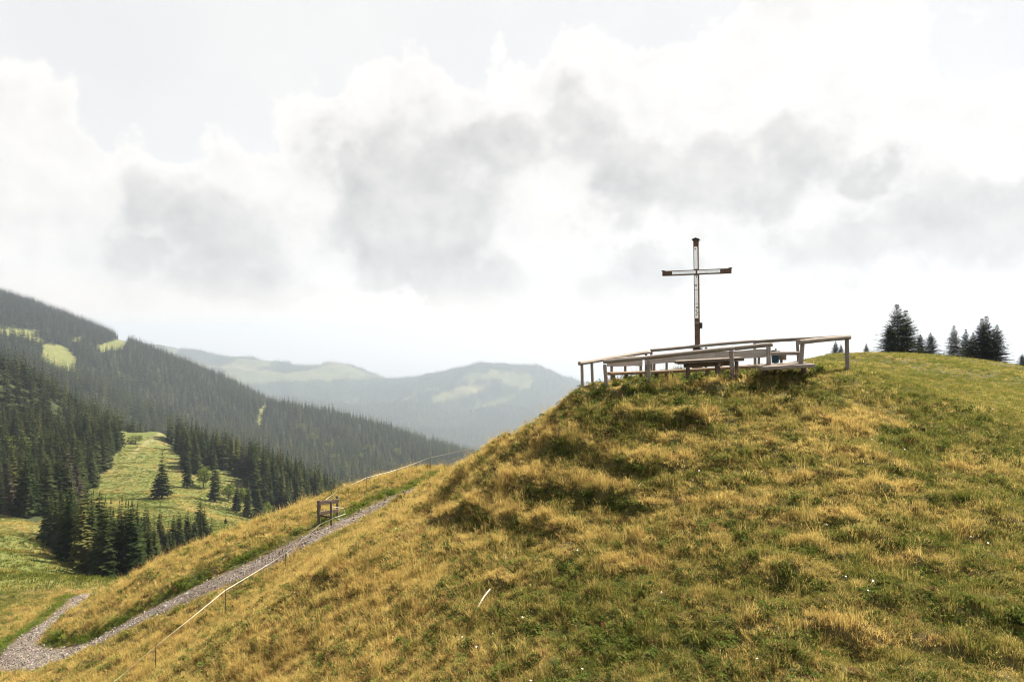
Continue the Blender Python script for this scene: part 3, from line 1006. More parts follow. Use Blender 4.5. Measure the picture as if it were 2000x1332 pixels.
# ------------------------------------------------------------------ barrier by the path
DG = 27.6
e = empty('wooden_barrier', on_ground(640, DG), 'small wooden barrier of boards and stakes beside the gravel path', 'barrier')
def stake(ut, vt, vb, d, w=.09, wd=.07):
    t_ = P(ut, vt, d); x, y = t_.x, t_.y
    return plank('post', Vector((x + .02, y, min(zg(x, y), P(ut, vb, d).z) - .15)), t_, w, wd, M_GATE, e, up=Vector((0, -1, 0)))
stake(622.5, 977, 1026, 28.5, .13, .10); stake(646.5, 978, 1020, 28.3, .085, .07); stake(658.5, 968, 1011, 29.2, .085, .07)
plank('board', P(623.5, 982, 28.43), P(662, 978, 29.13), .04, .17, M_GATE, e)
plank('board', P(623.5, 1002.5, 28.43), P(660, 997, 29.13), .04, .15, M_GATE, e)
plank('board', P(625, 1007, 28.7), P(648, 1009.5, 28.4), .035, .08, M_GATE, e)

# ------------------------------------------------------------------ tape fences
def tape(name, pts, parent, w=.022):
    """flat woven tape hanging through pts"""
    pl = []
    for a, b in zip(pts[:-1], pts[1:]):
        L = (b - a).length
        n = max(2, int(L / .35))
        for k in range(n):
            t = k / n
            q = a.lerp(b, t)
            q.z -= .018 * L * 4 * t * (1 - t) * .35
            pl.append(q)
    pl.append(pts[-1])
    verts, faces = [], []
    for i, q in enumerate(pl):
        tw = .5 * math.sin(i * .35)
        for (a, b) in ((-.5, -.12), (.5, -.12), (.5, .12), (-.5, .12)):
            verts.append(q + Vector((a * w * math.sin(tw) * .6, b * w - a * w * math.sin(tw) * .4, a * w * math.cos(tw))))
    for i in range(len(pl) - 1):
        for k in range(4):
            k2 = (k + 1) % 4
            faces.append((i * 4 + k, i * 4 + k2, (i + 1) * 4 + k2, (i + 1) * 4 + k))
    faces.append((3, 2, 1, 0)); n4 = (len(pl) - 1) * 4
    faces.append((n4, n4 + 1, n4 + 2, n4 + 3))
    o = link_mesh(name, verts, faces, M_TAPE)
    place(o, Matrix.Identity(4), parent)
def fence_stakes(lst, parent):
    for (u, v, d) in lst:
        q = P(u, v, d)
        log('stake', Vector((q.x + .02, q.y, zg(q.x, q.y) - .15)), q + Vector((0, .012, .05)), .011, M_IRON, parent, seg=6)
e = empty('tape_fence', on_ground(441, 23.4), 'white tape fence running down the dry slope below the path on thin stakes', 'fence', 'white tape fences')
S1 = [(440, 1152, 23.4), (303, 1262, 21.1), (557, 1081, 25.4)]
fence_stakes(S1, e)
tape('tape', [P(185, 1362, 19.2)] + [P(*S1[1]), P(*S1[0]), P(*S1[2]), P(626, 1023, 27.6), P(655, 1010, 27.9), P(675, 1003, 28.2), P(671, 992, 28.5), P(648, 989, 28.27)], e)
e = empty('tape_fence', on_ground(760, 33.5), 'white tape fence strung along the skyline of the grassy shoulder behind the barrier', 'fence', 'white tape fences')
S2 = [(660, 957.5, 31.0), (716, 932.5, 32.5), (775, 917, 33.5), (840, 893.5, 34.5)]
fence_stakes(S2, e)
tape('tape', [P(637, 975, 29.0)] + [P(*s) for s in S2] + [P(950, 868.5, 35.5), P(1010, 858, 36.5)], e)

# ------------------------------------------------------------------ fallen sticks
def fallen(label, pts, d0, r):
    vs = []
    for (u, v, d) in pts:
        x = (u - 1000) / F * d
        vs.append(Vector((x, d, max(zg(x, d) + .06, P(u, v, d).z))))
    verts, faces = [], []
    seg = 7
    for k, q in enumerate(vs):
        rr = r * (1 - .55 * k / (len(vs) - 1))
        for i in range(seg):
            a = i / seg * 2 * math.pi
            verts.append(q - vs[0] + Vector((math.cos(a) * rr, math.sin(a) * rr * .6, math.sin(a) * rr)))
    for k in range(len(vs) - 1):
        for i in range(seg):
            j_ = (i + 1) % seg
            faces.append((k * seg + i, k * seg + j_, (k + 1) * seg + j_, (k + 1) * seg + i))
    faces.append(tuple(range(seg - 1, -1, -1))); faces.append(tuple((len(vs) - 1) * seg + i for i in range(seg)))
    o = link_mesh('fallen_stick', verts, faces, M_STICK, smooth=True, loc=vs[0])
    tag(o, label, 'stick')
fallen('bleached bare stick lying in the grass low on the slope', [(928, 1198, 14.6), (936, 1180, 14.75), (945, 1165, 14.9), (957, 1150, 15.1)], 15, .022)
fallen('thin pale stick leaning in the grass below the bench bank', [(1243, 982, 16.2), (1244, 970, 16.2), (1247, 960, 16.3), (1252, 947, 16.4)], 16, .009)

# ------------------------------------------------------------------ where the woods are
def in_poly(u, v, pg):
    c = np.zeros(u.shape, bool)
    n = len(pg)
    for i in range(n):
        x1, y1 = pg[i]; x2, y2 = pg[(i + 1) % n]
        if y1 == y2:
            continue
        m = (v > min(y1, y2)) & (v <= max(y1, y2)) & (u < (x2 - x1) * (v - y1) / (y2 - y1) + x1)
        c ^= m
    return c
MEADOWS = [[(82, 672), (128, 676), (152, 702), (148, 728), (118, 728), (82, 706)], [(185, 676), (215, 668), (250, 656), (254, 666), (246, 682), (196, 690)],
           [(-10, 642), (85, 646), (60, 660), (-10, 657)], [(45, 655), (80, 660), (88, 672), (60, 668)], [(140, 664), (165, 656), (166, 664), (146, 672)]]
GULLY = [(75, 1045), (130, 1036), (200, 1030), (280, 1045), (400, 1062), (418, 1082), (330, 1128), (230, 1148), (165, 1125)]
RIGHTW = [(326, 862), (348, 884), (354, 910), (378, 930), (400, 915), (445, 918), (480, 945), (500, 985), (530, 1005), (580, 1020), (640, 1040), (760, 1080),
          (900, 1120), (900, 1040), (760, 1030), (660, 990), (560, 945), (450, 892), (345, 858)]
def wooded(x, y, z):
    r = np.hypot(x, y)
    u, v = mask_uv(x, y, z)
    jit = 7 * fbm(x / 14, y / 14, 2) * np.clip(300 / r, .2, 1.5)
    u = u + jit; v = v + jit * .5
    ahead = y > 20
    w = np.zeros(x.shape, bool)
    edge = np.interp(v, [600, 800, 838, 880, 905, 935, 960, 1010], [300, 300, 238, 232, 212, 188, 170, 132])
    left = (u < edge) & (v < np.interp(u, [-600, 0, 70, 160], [1015, 1004, 1022, 1012])) & (r > 150) & (r < 400)
    w |= left
    w |= in_poly(u, v, GULLY) & (r > 100) & (r < 172)
    w |= in_poly(u, v, RIGHTW) & (r > 215) & (r < 480)
    ridge = (r >= 400) & (r < 2850)
    for pg in MEADOWS:
        ridge &= ~(in_poly(u, v, pg) & (r > 470))
    ridge &= ~((np.abs(u - np.interp(v, [765, 800, 830], [540, 512, 505])) < 4) & (v > 762) & (v < 832) & (r > 640))
    ridge &= ~(in_poly(u, v, [(236, 832), (324, 832), (335, 880), (232, 880)]) & (r < 470))
    w |= ridge
    far = r >= 2850
    n = fbm(x / 560, y / 560, 4)
    keep = n > np.interp(v, [700, 730, 760, 790, 830], [-.05, -.16, -.26, -.45, -.9])
    # hay meadows on the far mountain
    hay = in_poly(u, v, [(842, 775), (900, 755), (960, 748), (930, 768), (880, 782), (845, 788)]) | in_poly(u, v, [(930, 792), (985, 778), (1010, 768), (1000, 782), (950, 794), (925, 800)])
    keep &= ~hay
    w |= far & keep
    return w & ahead

def set_wood(o):
    me = o.data
    n = len(me.vertices)
    co = np.empty(n * 3, np.float32); me.vertices.foreach_get('co', co); co = co.reshape(-1, 3).astype(float)
    w = wooded(co[:, 0], co[:, 1], co[:, 2]).astype(np.float32)
    at = me.attributes.new('wooded', 'FLOAT', 'POINT'); at.data.foreach_set('value', w)
    u, v = mask_uv(co[:, 0], co[:, 1], co[:, 2])
    tr = np.exp(-((u - np.interp(v, [838, 850, 862, 878, 900], [318, 312, 290, 268, 250]) - 3 * perlin(co[:, 0] / 12, co[:, 1] / 12)) / 4.5) ** 2) * (v > 836) * (v < 885) * (co[:, 1] > 250)
    at = me.attributes.new('track', 'FLOAT', 'POINT'); at.data.foreach_set('value', (tr * (.45 + .4 * perlin(co[:, 0] / 3, co[:, 1] / 3))).clip(0, 1).astype(np.float32))
set_wood(valley); set_wood(mountains)

# ------------------------------------------------------------------ spruces
def crown_mesh(name, T, tone, mat):
    V = np.array(T).reshape(-1, 3)
    tris = np.arange(len(V)).reshape(-1, 3)
    me = np_mesh(name, V, tris=tris, mat=mat, smooth=False)
    at = me.attributes.new('tone', 'FLOAT', 'POINT')
    at.data.foreach_set('value', np.repeat(np.array(tone, np.float32), 3))
    return me

def spruce_crown(name, seed, h=16.0, rad=2.5, whorls=26, per=9, level=2, low=.06, shape=.8):
    rd = random.Random(seed)
    T, tone = [], []
    def tri(a, b, c, t):
        T.extend((a, b, c)); tone.append(t)
    for i in range(whorls):
        t = low + (1 - low) * (i + rd.uniform(-.3, .3)) / whorls
        t = min(.985, max(low * .6, t))
        n = max(3, int(per * (1 - .45 * t) + rd.uniform(-.5, 1)))
        a0 = rd.uniform(0, 6.28)
        for k in range(n):
            a = a0 + 6.283 * k / n + rd.uniform(-.25, .25)
            L = (rad * (1 - t) ** shape * (1 if t > .18 else .72 + 1.5 * t) + .12) * rd.uniform(.68, 1.18)
            z0 = h * t + rd.uniform(-.02, .02) * h * .4
            dr = rd.uniform(.22, .5) * (1 - .65 * t)
            ca, sa = math.cos(a), math.sin(a)
            tn = rd.random() ** 2
            def pt(f, side, dz=0):
                return (ca * L * f - sa * side, sa * L * f + ca * side, z0 - dr * L * (f ** 1.4) + .10 * L * f ** 4 + dz)
            w = L * rd.uniform(.26, .40) + .06
            if level == 0:
                tri(pt(0, 0, .25 * L), pt(.75, -w * 1.3), pt(.75, w * 1.3), tn)
                tri(pt(.5, -w), pt(1, 0, -.05 * L), pt(.5, w), tn)
                continue
            b0 = pt(0, 0, .06 * L); m1, m2 = pt(.45, -w), pt(.5, w); e1, e2 = pt(.8, -w * .5), pt(.78, w * .55); tip = pt(1.0, 0)
            tri(b0, m1, m2, tn); tri(m1, e1, m2, tn); tri(m2, e1, e2, tn); tri(e1, tip, e2, tn)
            hg = L * rd.uniform(.14, .24)
            tri(pt(.25, 0), pt(.6, .02), pt(.45, rd.uniform(-.1, .1), -hg), tn)
            if level >= 2:
                for f in (.35, .55, .72, .88):
                    for s in (-1, 1):
                        l2 = L * rd.uniform(.2, .36) * (1.15 - f)
                        tri(pt(f - .08, 0), pt(f + .06, 0), pt(f + .16, s * (w * .5 + l2), -rd.uniform(.05, .16) * L), tn)
                tri(pt(.6, 0), pt(.92, 0), pt(.8, rd.uniform(-.1, .1), -hg * .8), tn)
    # leader
    for k in range(4 if level else 2):
        a = k * 1.57
        tri((0, 0, h * 1.03), (.10 * math.cos(a), .10 * math.sin(a), h * .94), (.10 * math.cos(a + 1.5), .10 * math.sin(a + 1.5), h * .94), 0)
    return crown_mesh(name, T, tone, M_SPRUCE)

def fine_crown(name, seed, h=5.0, rad=1.35, per_m=9.0):
    """young spruce seen close to: whorls of boughs set with needle sprays"""
    rd = random.Random(seed)
    T, tone = [], []
    def spray(p, d, l, w, t):
        d = d.normalized()
        s = d.cross(Vector((rd.uniform(-.4, .4), rd.uniform(-.4, .4), 1))).normalized() * w
        q = p + d * l
        mid = p + d * l * .5
        T.extend((p, mid + s, mid - s)); T.extend((mid + s, q, mid - s)); tone.extend((t, t))
    n = int(h * per_m)
    z = .12
    for i in range(n):
        t = (i + rd.uniform(-.3, .3)) / n
        t = min(max(t, .015), .985)
        z0 = h * t
        nb = 8 if t < .8 else 5
        a0 = rd.uniform(0, 6.28)
        for k in range(nb):
            a = a0 + 6.283 * k / nb + rd.uniform(-.3, .3)
            L = (rad * (1 - t) ** .95 + .03) * rd.uniform(.6, 1.2)
            rise = .12 + .75 * t + rd.uniform(-.12, .12)
            out = Vector((math.cos(a), math.sin(a), 0))
            side = Vector((-math.sin(a), math.cos(a), 0))
            tn = rd.random() ** 2
            m = max(3, int(L / .055))
            for q in range(m):
                f = (q + .5) / m
                p = out * (L * f) + Vector((0, 0, z0 + rise * L * f - .12 * L * f * f))
                if f < .12 and rd.random() < .5:
                    continue
                l = (.12 + .24 * (1 - f) * min(1, L)) * rd.uniform(.7, 1.3)
                for s in (-1, 1):
                    spray(p, out * .7 + side * s + Vector((0, 0, rd.uniform(-.35, .2))), l, .042, tn)
                spray(p, out + Vector((0, 0, rd.uniform(.0, .6))), .11, .024, tn)
            spray(out * (L * .92) + Vector((0, 0, z0 + rise * L * .92 - .1 * L)), out + Vector((0, 0, .3)), .14, .016, tn)
    for k in range(int(h * 14)):
        zz = h * rd.uniform(.75, 1.04); a = rd.uniform(0, 6.28)
        spray(Vector((0, 0, zz)), Vector((math.cos(a), math.sin(a), 1.1)), .07, .012, .3)
    return crown_mesh(name, T, tone, M_SPRUCE)

def trunk_mesh(name, h, r, limbs=8, seed=0, seg=7):
    rd = random.Random(seed)
    V, Fc = [], []
    st = [(-.4, 1.25), (0, 1.15), (.05 * h, 1.0), (.4 * h, .66), (.75 * h, .3), (h, .05)]
    for z, k in st:
        for i in range(seg):
            a = i / seg * 6.283
            V.append((math.cos(a) * r * k, math.sin(a) * r * k, z))
    for j in range(len(st) - 1):
        for i in range(seg):
            i2 = (i + 1) % seg
            Fc.append((j * seg + i, j * seg + i2, (j + 1) * seg + i2, (j + 1) * seg + i))
    for k in range(limbs):
        z = h * (.08 + .75 * k / limbs); a = rd.uniform(0, 6.28); L = h * .10 * (1 - z / h) + .1
        b = len(V); rr = r * .16
        ca, sa = math.cos(a), math.sin(a)
        for f, q in ((0, 1), (1, .3)):
            for s in range(3):
                g = s * 2.09
                V.append((ca * L * f - sa * rr * q * math.cos(g), sa * L * f + ca * rr * q * math.cos(g), z - .15 * L * f + rr * q * math.sin(g)))
        for s in range(3):
            s2 = (s + 1) % 3
            Fc.append((b + s, b + s2, b + 3 + s2, b + 3 + s))
    me = bpy.data.meshes.new(name)
    me.from_pydata(V, [], Fc)
    me.materials.append(M_BARK)
    return me

CROWNS = [spruce_crown('spruce_crown', 10 + i, 16, (2.7, 3.1, 2.4, 3.5, 2.8, 2.6)[i], (27, 25, 30, 24, 28, 26)[i], 9, 2, (.05, .08, .10, .04, .12, .06)[i], (.8, .75, .9, .7, .85, 1.0)[i]) for i in range(6)]
TRUNKS = [trunk_mesh('spruce_trunk', 15.5, .24, 8, i) for i in range(3)]
LOWS = [spruce_crown('distant_spruce', 40 + i, 16, (2.7, 3.3, 2.5, 3.6)[i], 16, 8, 1, .03, .8) for i in range(4)]
TINY = [spruce_crown('far_spruce', 60 + i, 16, (3.4, 4.0, 3.1)[i], 7, 6, 0, .02, .8) for i in range(3)]

def add_tree(name, x, y, hgt, crown, trunk, label, cat, group, base_h=16.0, wide=1.0, rz=None, z=None):
    z = zg(x, y) if z is None else z
    e = empty(name, (x, y, z - .1), label, cat, group)
    s = hgt / base_h
    e.scale = (s * wide, s * wide, s)
    e.rotation_euler = (random.uniform(-.035, .035), random.uniform(-.035, .035), random.uniform(0, 6.28) if rz is None else rz)
    for nm, me in (('trunk', trunk), ('crown', crown)):
        o = bpy.data.objects.new(nm, me)
        COL.objects.link(o)
        o.parent = e
    return e

# ---- horizon of the near hill, to know what can be seen beyond it
def horizon_table():
    az = np.arctan2(GX[60], GY[60])
    k = GR < 72
    el = (GZ[k] / np.hypot(GX[k], GY[k])).max(0)
    o = np.argsort(az)
    return az[o], el[o]
HA, HE = horizon_table()
def over_hill(x, y, ztop):
    r = np.hypot(x, y)
    return ztop / r > np.interp(np.arctan2(x, y), HA, HE)

# ---- scatter
def scatter(r0, r1, spacing, az0=-44, az1=44):
    area = (r1 ** 2 - r0 ** 2) / 2 * R(az1 - az0)
    n = int(area / spacing ** 2)
    # stratified in a jittered grid so that the trunks keep their distance
    step = spacing
    xs = np.arange(-r1, r1, step); ys = np.arange(20, r1, step)
    X, Y = np.meshgrid(xs, ys)
    X = X.ravel() + rng.uniform(-.46, .46, X.size) * step; Y = Y.ravel() + rng.uniform(-.46, .46, Y.size) * step
    r = np.hypot(X, Y); a = np.degrees(np.arctan2(X, Y))
    m = (r >= r0) & (r < r1) & (a > az0) & (a < az1)
    return X[m], Y[m]
def woods(r0, r1, spacing, hmin, hmax, thin=0.0, **kw):
    X, Y = scatter(r0, r1, spacing, **kw)
    Z = z_full(X, Y)[0]
    m = wooded(X, Y, Z) & (rng.random(len(X)) > thin)
    X, Y, Z = X[m], Y[m], Z[m]
    patch = np.clip(.5 + .8 * fbm(X / 45, Y / 45, 2), 0, 1)
    H = hmin + (hmax - hmin) * (0.40 * patch + .60 * rng.random(len(X)) ** .8)
    m = over_hill(X, Y, Z + H)
    return X[m], Y[m], Z[m], H[m]

NX, NY, NZ, NH = [], [], [], []
for args in ((100, 172, 2.35, 6.0, 13.0), (172, 400, 4.6, 9, 21)):
    q = woods(*args, az0=-43, az1=0)
    for lst, v_ in zip((NX, NY, NZ, NH), q):
        lst.append(v_)
NX, NY, NZ, NH = (np.concatenate(q) for q in (NX, NY, NZ, NH))
keep = ~((np.hypot(NX, NY) > 150) & (np.hypot(NX, NY) < 172) & (NH < 7))
NX, NY, NZ, NH = (q[keep] for q in (NX, NY, NZ, NH))
size = NH / NY
inview = np.abs(NX / NY) < .77
# rank by apparent size, but only crowns whose upper half is not buried behind nearer ones
order = np.argsort(np.hypot(NX, NY))
cover = np.full(400, -9.0)
vis = np.zeros(len(NX), bool)
for i in order:
    c = int(np.clip((NX[i] / NY[i] + .8) / 1.6 * 400, 0, 399))
    top = (NZ[i] + NH[i]) / NY[i]
    if top > cover[c] + .004 * (NH[i] / NY[i]) / .06:
        vis[i] = True
    for cc in (c - 1, c, c + 1):
        if 0 <= cc < 400:
            cover[cc] = max(cover[cc], (NZ[i] + .8 * NH[i]) / NY[i])
score = size * inview * (vis * 1.0 + .02)
pick = np.argsort(-score)[:285]
picked = np.zeros(len(NX), bool); picked[pick] = True
PU, PV, PR_ = 1000 + F * NX / NY, 666 - F * NZ / NY, np.hypot(NX, NY)
stand = np.where(PR_ < 172, 0, np.where(PU < 245, 1, 2))
def stand_label(i):
    """which stand, and whereabouts in it, the tree grows"""
    u, v, h = PU[i], PV[i], NH[i]
    mine = pick[stand[pick] == stand[i]]
    if stand[i] == 0:
        grp = 'spruces in the gully clump'
        if i == mine[np.argmin(PU[mine])]: return 'leftmost spruce of the dark clump in the gully below the meadow', grp
        if i == mine[np.argmax(PU[mine])]: return 'rightmost spruce of the dark clump in the gully below the meadow', grp
        side = 'left' if u < 200 else ('middle' if u < 310 else 'right')
        row = 'front' if PR_[i] < np.median(PR_[mine]) else 'back'
        size = 'tall' if h > np.median(NH[mine]) else 'short'
        return '%s dark spruce in the %s row of the gully clump, %s part' % (size, row, side), grp
    if stand[i] == 1:
        grp = 'spruces of the left forest slope'
        if i == mine[np.argmax(NH[mine] / NY[mine])]: return 'largest looking spruce at the foot of the left forest', grp
        if u > np.interp(v, [838, 880, 905, 935, 960, 1010], [222, 214, 196, 172, 152, 120]): w = 'edge spruce where the left forest meets the valley clearing'
        elif v > 965: w = 'spruce along the bottom edge of the left forest above the near meadow'
        elif v < 830: w = 'spruce near the top of the left forest slope'
        elif u < 80: w = 'spruce in the left forest close to the picture edge'
        else: w = 'spruce in the thick of the left forest slope'
        return ('tall dark ' if h > np.median(NH[mine]) else 'shorter dark ') + w, grp
    grp = 'spruces right of the clearing'
    if i == mine[np.argmax(PU[mine])]: return 'last spruce at the lower right end of the wood beyond the clearing', grp
    if u < 400: w = 'spruce at the near corner of the wood right of the clearing'
    elif u < 500: w = 'spruce in the left half of the wood right of the clearing'
    elif u < 590: w = 'spruce in the right half of the wood right of the clearing'
    else: w = 'spruce in the low right tail of the wood right of the clearing'
    return ('tall dark ' if h > np.median(NH[mine]) else 'shorter dark ') + w, grp
for i in pick:
    lab, grp = stand_label(i)
    add_tree('spruce', NX[i], NY[i], NH[i], CROWNS[random.randrange(6)], TRUNKS[random.randrange(3)], lab, 'spruce', grp, wide=random.uniform(.85, 1.2), z=NZ[i])

# ---- solitary trees of the clearing
for (u, d, h_, w_, lab) in ((316, 231, 15.8, 1.45, 'broad solitary spruce standing alone in the middle of the valley clearing'),
                            (420, 250, 19, 1.15, 'tall spruce at the right edge of the clearing casting a long shadow'),
                            (366, 262, 17.5, 1.1, 'slim spruce at the tip of the wood right of the solitary one'),
                            (484, 236, 13.5, 1.2, 'spruce in the small group at the lower right of the clearing'),
                            (503, 240, 12.0, 1.2, 'bushy spruce at the right end of the small lower group'),
                            (462, 240, 11.5, 1.25, 'short spruce at the left end of the small lower group'),
                            (441, 205, 2.2, 1.6, 'tiny spruce seedling on the meadow just above the skyline')):
    x = (u - 1000) / F * d
    add_tree('spruce', x, d, h_, CROWNS[random.randrange(6)], TRUNKS[0], lab, 'spruce', None, wide=w_)

def broad_crown(name, seed, n=1500, leaf=.5):
    rd = np.random.default_rng(seed)
    T = []; tone = []
    cl = [(rd.uniform(-2.6, 2.6), rd.uniform(-2.6, 2.6), rd.uniform(2.5, 8.2), rd.uniform(1.0, 2.0)) for _ in range(16)]
    for k in range(n):
        cx, cy, cz, cr = cl[k % len(cl)]
        sh = 1 - max(0, cz - 6) * .16
        d = rd.normal(size=3); d /= np.linalg.norm(d)
        p = np.array([cx * sh, cy * sh, cz]) + d * cr * rd.uniform(.55, 1.05)
        a = rd.normal(size=3); a /= np.linalg.norm(a); b = np.cross(a, d); b /= np.linalg.norm(b) + 1e-6
        T.extend((p - a * leaf * .5, p + a * leaf * .5, p + b * leaf * .8)); tone.append(rd.random())
    return crown_mesh(name, T, tone, M_BROAD)
BROAD = [broad_crown('broad_crown', i) for i in range(3)]
BTRUNK = trunk_mesh('broad_trunk', 7.5, .22, 8, 9)
for (u, d, h_, w_, lab) in ((22, 262, 13, 1.3, 'pale green broadleaf tree among the dark spruces at the left edge'),
                            (208, 330, 9, 1.0, 'small yellow green tree at the right rim of the left forest'),
                            (30, 255, 10, 1.1, 'low olive broadleaf tree just below the pale green one'),
                            (398, 268, 8.5, 1.2, 'light green bush between the slim spruce and the tall one'),
                            (446, 258, 6.5, 1.4, 'light green bush right of the tall spruce with the shadow'),
                            (476, 262, 6, 1.3, 'low light green bush above the small lower spruce group'),
                            (520, 250, 5, 1.3, 'small green bush on the skyline right of the lower spruce group'),
                            (265, 352, 4.5, 2.2, 'sprawling green bush on the hump at the head of the clearing')):
    x = (u - 1000) / F * d
    add_tree('broadleaf_tree', x, d, h_, BROAD[random.randrange(3)], BTRUNK, lab, 'bush' if 'bush' in lab else 'tree', None, base_h=9.0, wide=w_)
for i, (u, d) in enumerate(((610, 1080), (640, 1040), (705, 1000), (720, 1050), (760, 980), (775, 1060), (590, 1150), (655, 960))):
    x = (u - 1000) / F * d
    add_tree('broadleaf_tree', x, d, random.uniform(16, 23), BROAD[i % 3], BTRUNK, 'pale broadleaf tree on the wooded ridge, %s of eight from the left' % ('first', 'second', 'third', 'fourth', 'fifth', 'sixth', 'seventh', 'eighth')[sorted((610, 640, 705, 720, 760, 775, 590, 655)).index(u)], 'tree', 'broadleaf trees on the ridge', base_h=9.0)

# ---- skyline spruces on the hilltop
FINE = [fine_crown('young_spruce_crown', 5 + i, 5.0, (1.75, 1.45, 2.3)[i]) for i in range(3)]
FTR = trunk_mesh('young_spruce_trunk', 4.95, .07, 0, 4)
for (u, d, vtop, f, w_, lab) in (
        (1754, 52, 591, 0, 1.0, 'biggest spruce on the hilltop skyline, left stem of the twin'),
        (1773, 52.6, 603, 1, 1.05, 'right stem of the big twin spruce on the hilltop skyline'),
        (1737, 51, 632, 2, .85, 'low spruce leaning against the left foot of the big twin spruce'),
        (1797, 52, 650, 2, .75, 'low bushy spruce directly right of the big twin spruce'),
        (1818, 52, 647, 2, .85, 'round bushy little spruce in the gap between the two skyline groups'),
        (1863, 50, 633, 1, .95, 'slender spruce at the left end of the right skyline group'),
        (1884, 51, 640, 1, .9, 'thin spruce second from the left in the right skyline group'),
        (1898, 52, 646, 1, .9, 'short thin spruce in the middle of the right skyline group'),
        (1914, 50, 619, 0, .85, 'tall spruce with a bare tip in the right skyline group'),
        (1929, 50.6, 614, 0, .85, 'tallest spruce of the right skyline group'),
        (1944, 50, 631, 2, .75, 'broad spruce at the right end of the right skyline group'),
        (1632, 52, 664, 1, 1.2, 'small dark spruce peeking over the turf beside the last railing post'),
        (1643, 52.5, 670, 1, 1.0, 'tiny spruce touching the small dark one beside the last railing post'),
        (1692, 54, 668, 1, 1.0, 'tiny lone spruce on the skyline between railing and big twin spruce'),
        (1996, 46, 688, 2, .9, 'small spruce cut by the right edge of the picture')):
    x = (u - 1000) / F * d
    z0 = zg(x, d)
    h_ = max(.6, (666 - vtop) / F * d - z0)
    add_tree('spruce', x, d, h_, FINE[f], FTR, lab, 'spruce', None, base_h=5.0, wide=w_ * 1.3)

# ------------------------------------------------------------------ instanced stuff
def instancer(name, pts, scl, rot, idx, protos, extra=None, kind='stuff', label=None, cat=None):
    """one object whose vertices carry copies of the prototype meshes"""
    me = bpy.data.meshes.new(name)
    n = len(pts)
    me.vertices.add(n)
    me.vertices.foreach_set('co', np.ascontiguousarray(pts, np.float32).ravel())
    def fa(nm, typ, arr, key='value'):
        at = me.attributes.new(nm, typ, 'POINT')
        at.data.foreach_set(key, np.ascontiguousarray(arr).ravel())
    fa('scl', 'FLOAT_VECTOR', scl.astype(np.float32), 'vector')
    fa('rot', 'FLOAT_VECTOR', rot.astype(np.float32), 'vector')
    fa('pick', 'INT', idx.astype(np.int32))
    for k, v_ in (extra or {}).items():
        fa(k, 'FLOAT', v_.astype(np.float32))
    o = bpy.data.objects.new(name, me)
    COL.objects.link(o)
    c = bpy.data.collections.new(name + '_kinds')
    for i, pm in enumerate(protos):
        po = bpy.data.objects.new('%s_kind_%02d' % (name, i), pm)
        c.objects.link(po)
    ng = bpy.data.node_groups.new(name + '_scatter', 'GeometryNodeTree')
    ng.interface.new_socket('Geometry', in_out='INPUT', socket_type='NodeSocketGeometry')
    ng.interface.new_socket('Geometry', in_out='OUTPUT', socket_type='NodeSocketGeometry')
    N = ng.nodes.new
    gi, go = N('NodeGroupInput'), N('NodeGroupOutput')
    ci = N('GeometryNodeCollectionInfo'); ci.inputs[0].default_value = c
    ci.inputs['Separate Children'].default_value = True; ci.inputs['Reset Children'].default_value = True
    ip = N('GeometryNodeInstanceOnPoints')
    ip.inputs['Pick Instance'].default_value = True
    def na(nm, typ):
        a = N('GeometryNodeInputNamedAttribute'); a.data_type = typ; a.inputs[0].default_value = nm
        return [s for s in a.outputs if s.enabled and s.name == 'Attribute'][0]
    L = ng.links.new
    L(gi.outputs[0], ip.inputs['Points']); L(ci.outputs[0], ip.inputs['Instance'])
    L(na('pick', 'INT'), ip.inputs['Instance Index'])
    e2r = N('FunctionNodeEulerToRotation'); L(na('rot', 'FLOAT_VECTOR'), e2r.inputs[0])
    L(e2r.outputs[0], ip.inputs['Rotation'])
    L(na('scl', 'FLOAT_VECTOR'), ip.inputs['Scale'])
    L(ip.outputs[0], go.inputs[0])
    md = o.modifiers.new('scatter', 'NODES'); md.node_group = ng
    tag(o, label, cat, None, kind)
    return o

def tree_stuff(name, X, Y, Z, H, protos, label, base_h=16.0):
    n = len(X)
    s = H / base_h
    wd = s * rng.uniform(.85, 1.25, n)
    instancer(name, np.stack([X, Y, Z - .2], 1), np.stack([wd, wd, s], 1), np.stack([rng.uniform(-.03, .03, n), rng.uniform(-.03, .03, n), rng.uniform(0, 6.28, n)], 1),
              rng.integers(0, len(protos), n), protos, label=label, cat='forest')
rest = ~picked
tree_stuff('slope_forest', NX[rest], NY[rest], NZ[rest], NH[rest], CROWNS, 'rest of the dark spruce forest on both sides of the valley clearing')
q = [woods(400, 800, 5.2, 8, 19, az0=-43, az1=6), woods(800, 2050, 8.6, 11, 30, az0=-43, az1=6)]
q = [np.concatenate(k) for k in zip(*q)]
tree_stuff('ridge_forest', *q, LOWS, 'hazy blue green spruce forest covering the ridge in the middle distance')
# far woods: thin out with distance
fx = [woods(2800, 4600, 16, 20, 34, az0=-26, az1=10), woods(4600, 6700, 18, 20, 36, az0=-26, az1=10)]
fx = [np.concatenate(q) for q in zip(*fx)]
tree_stuff('mountain_forest', *fx, TINY, 'pale blue woods on the far mountain sides', base_h=16.0)
print('COUNTS near', len(NX), 'ridge', len(q[0]), 'far', len(fx[0]))

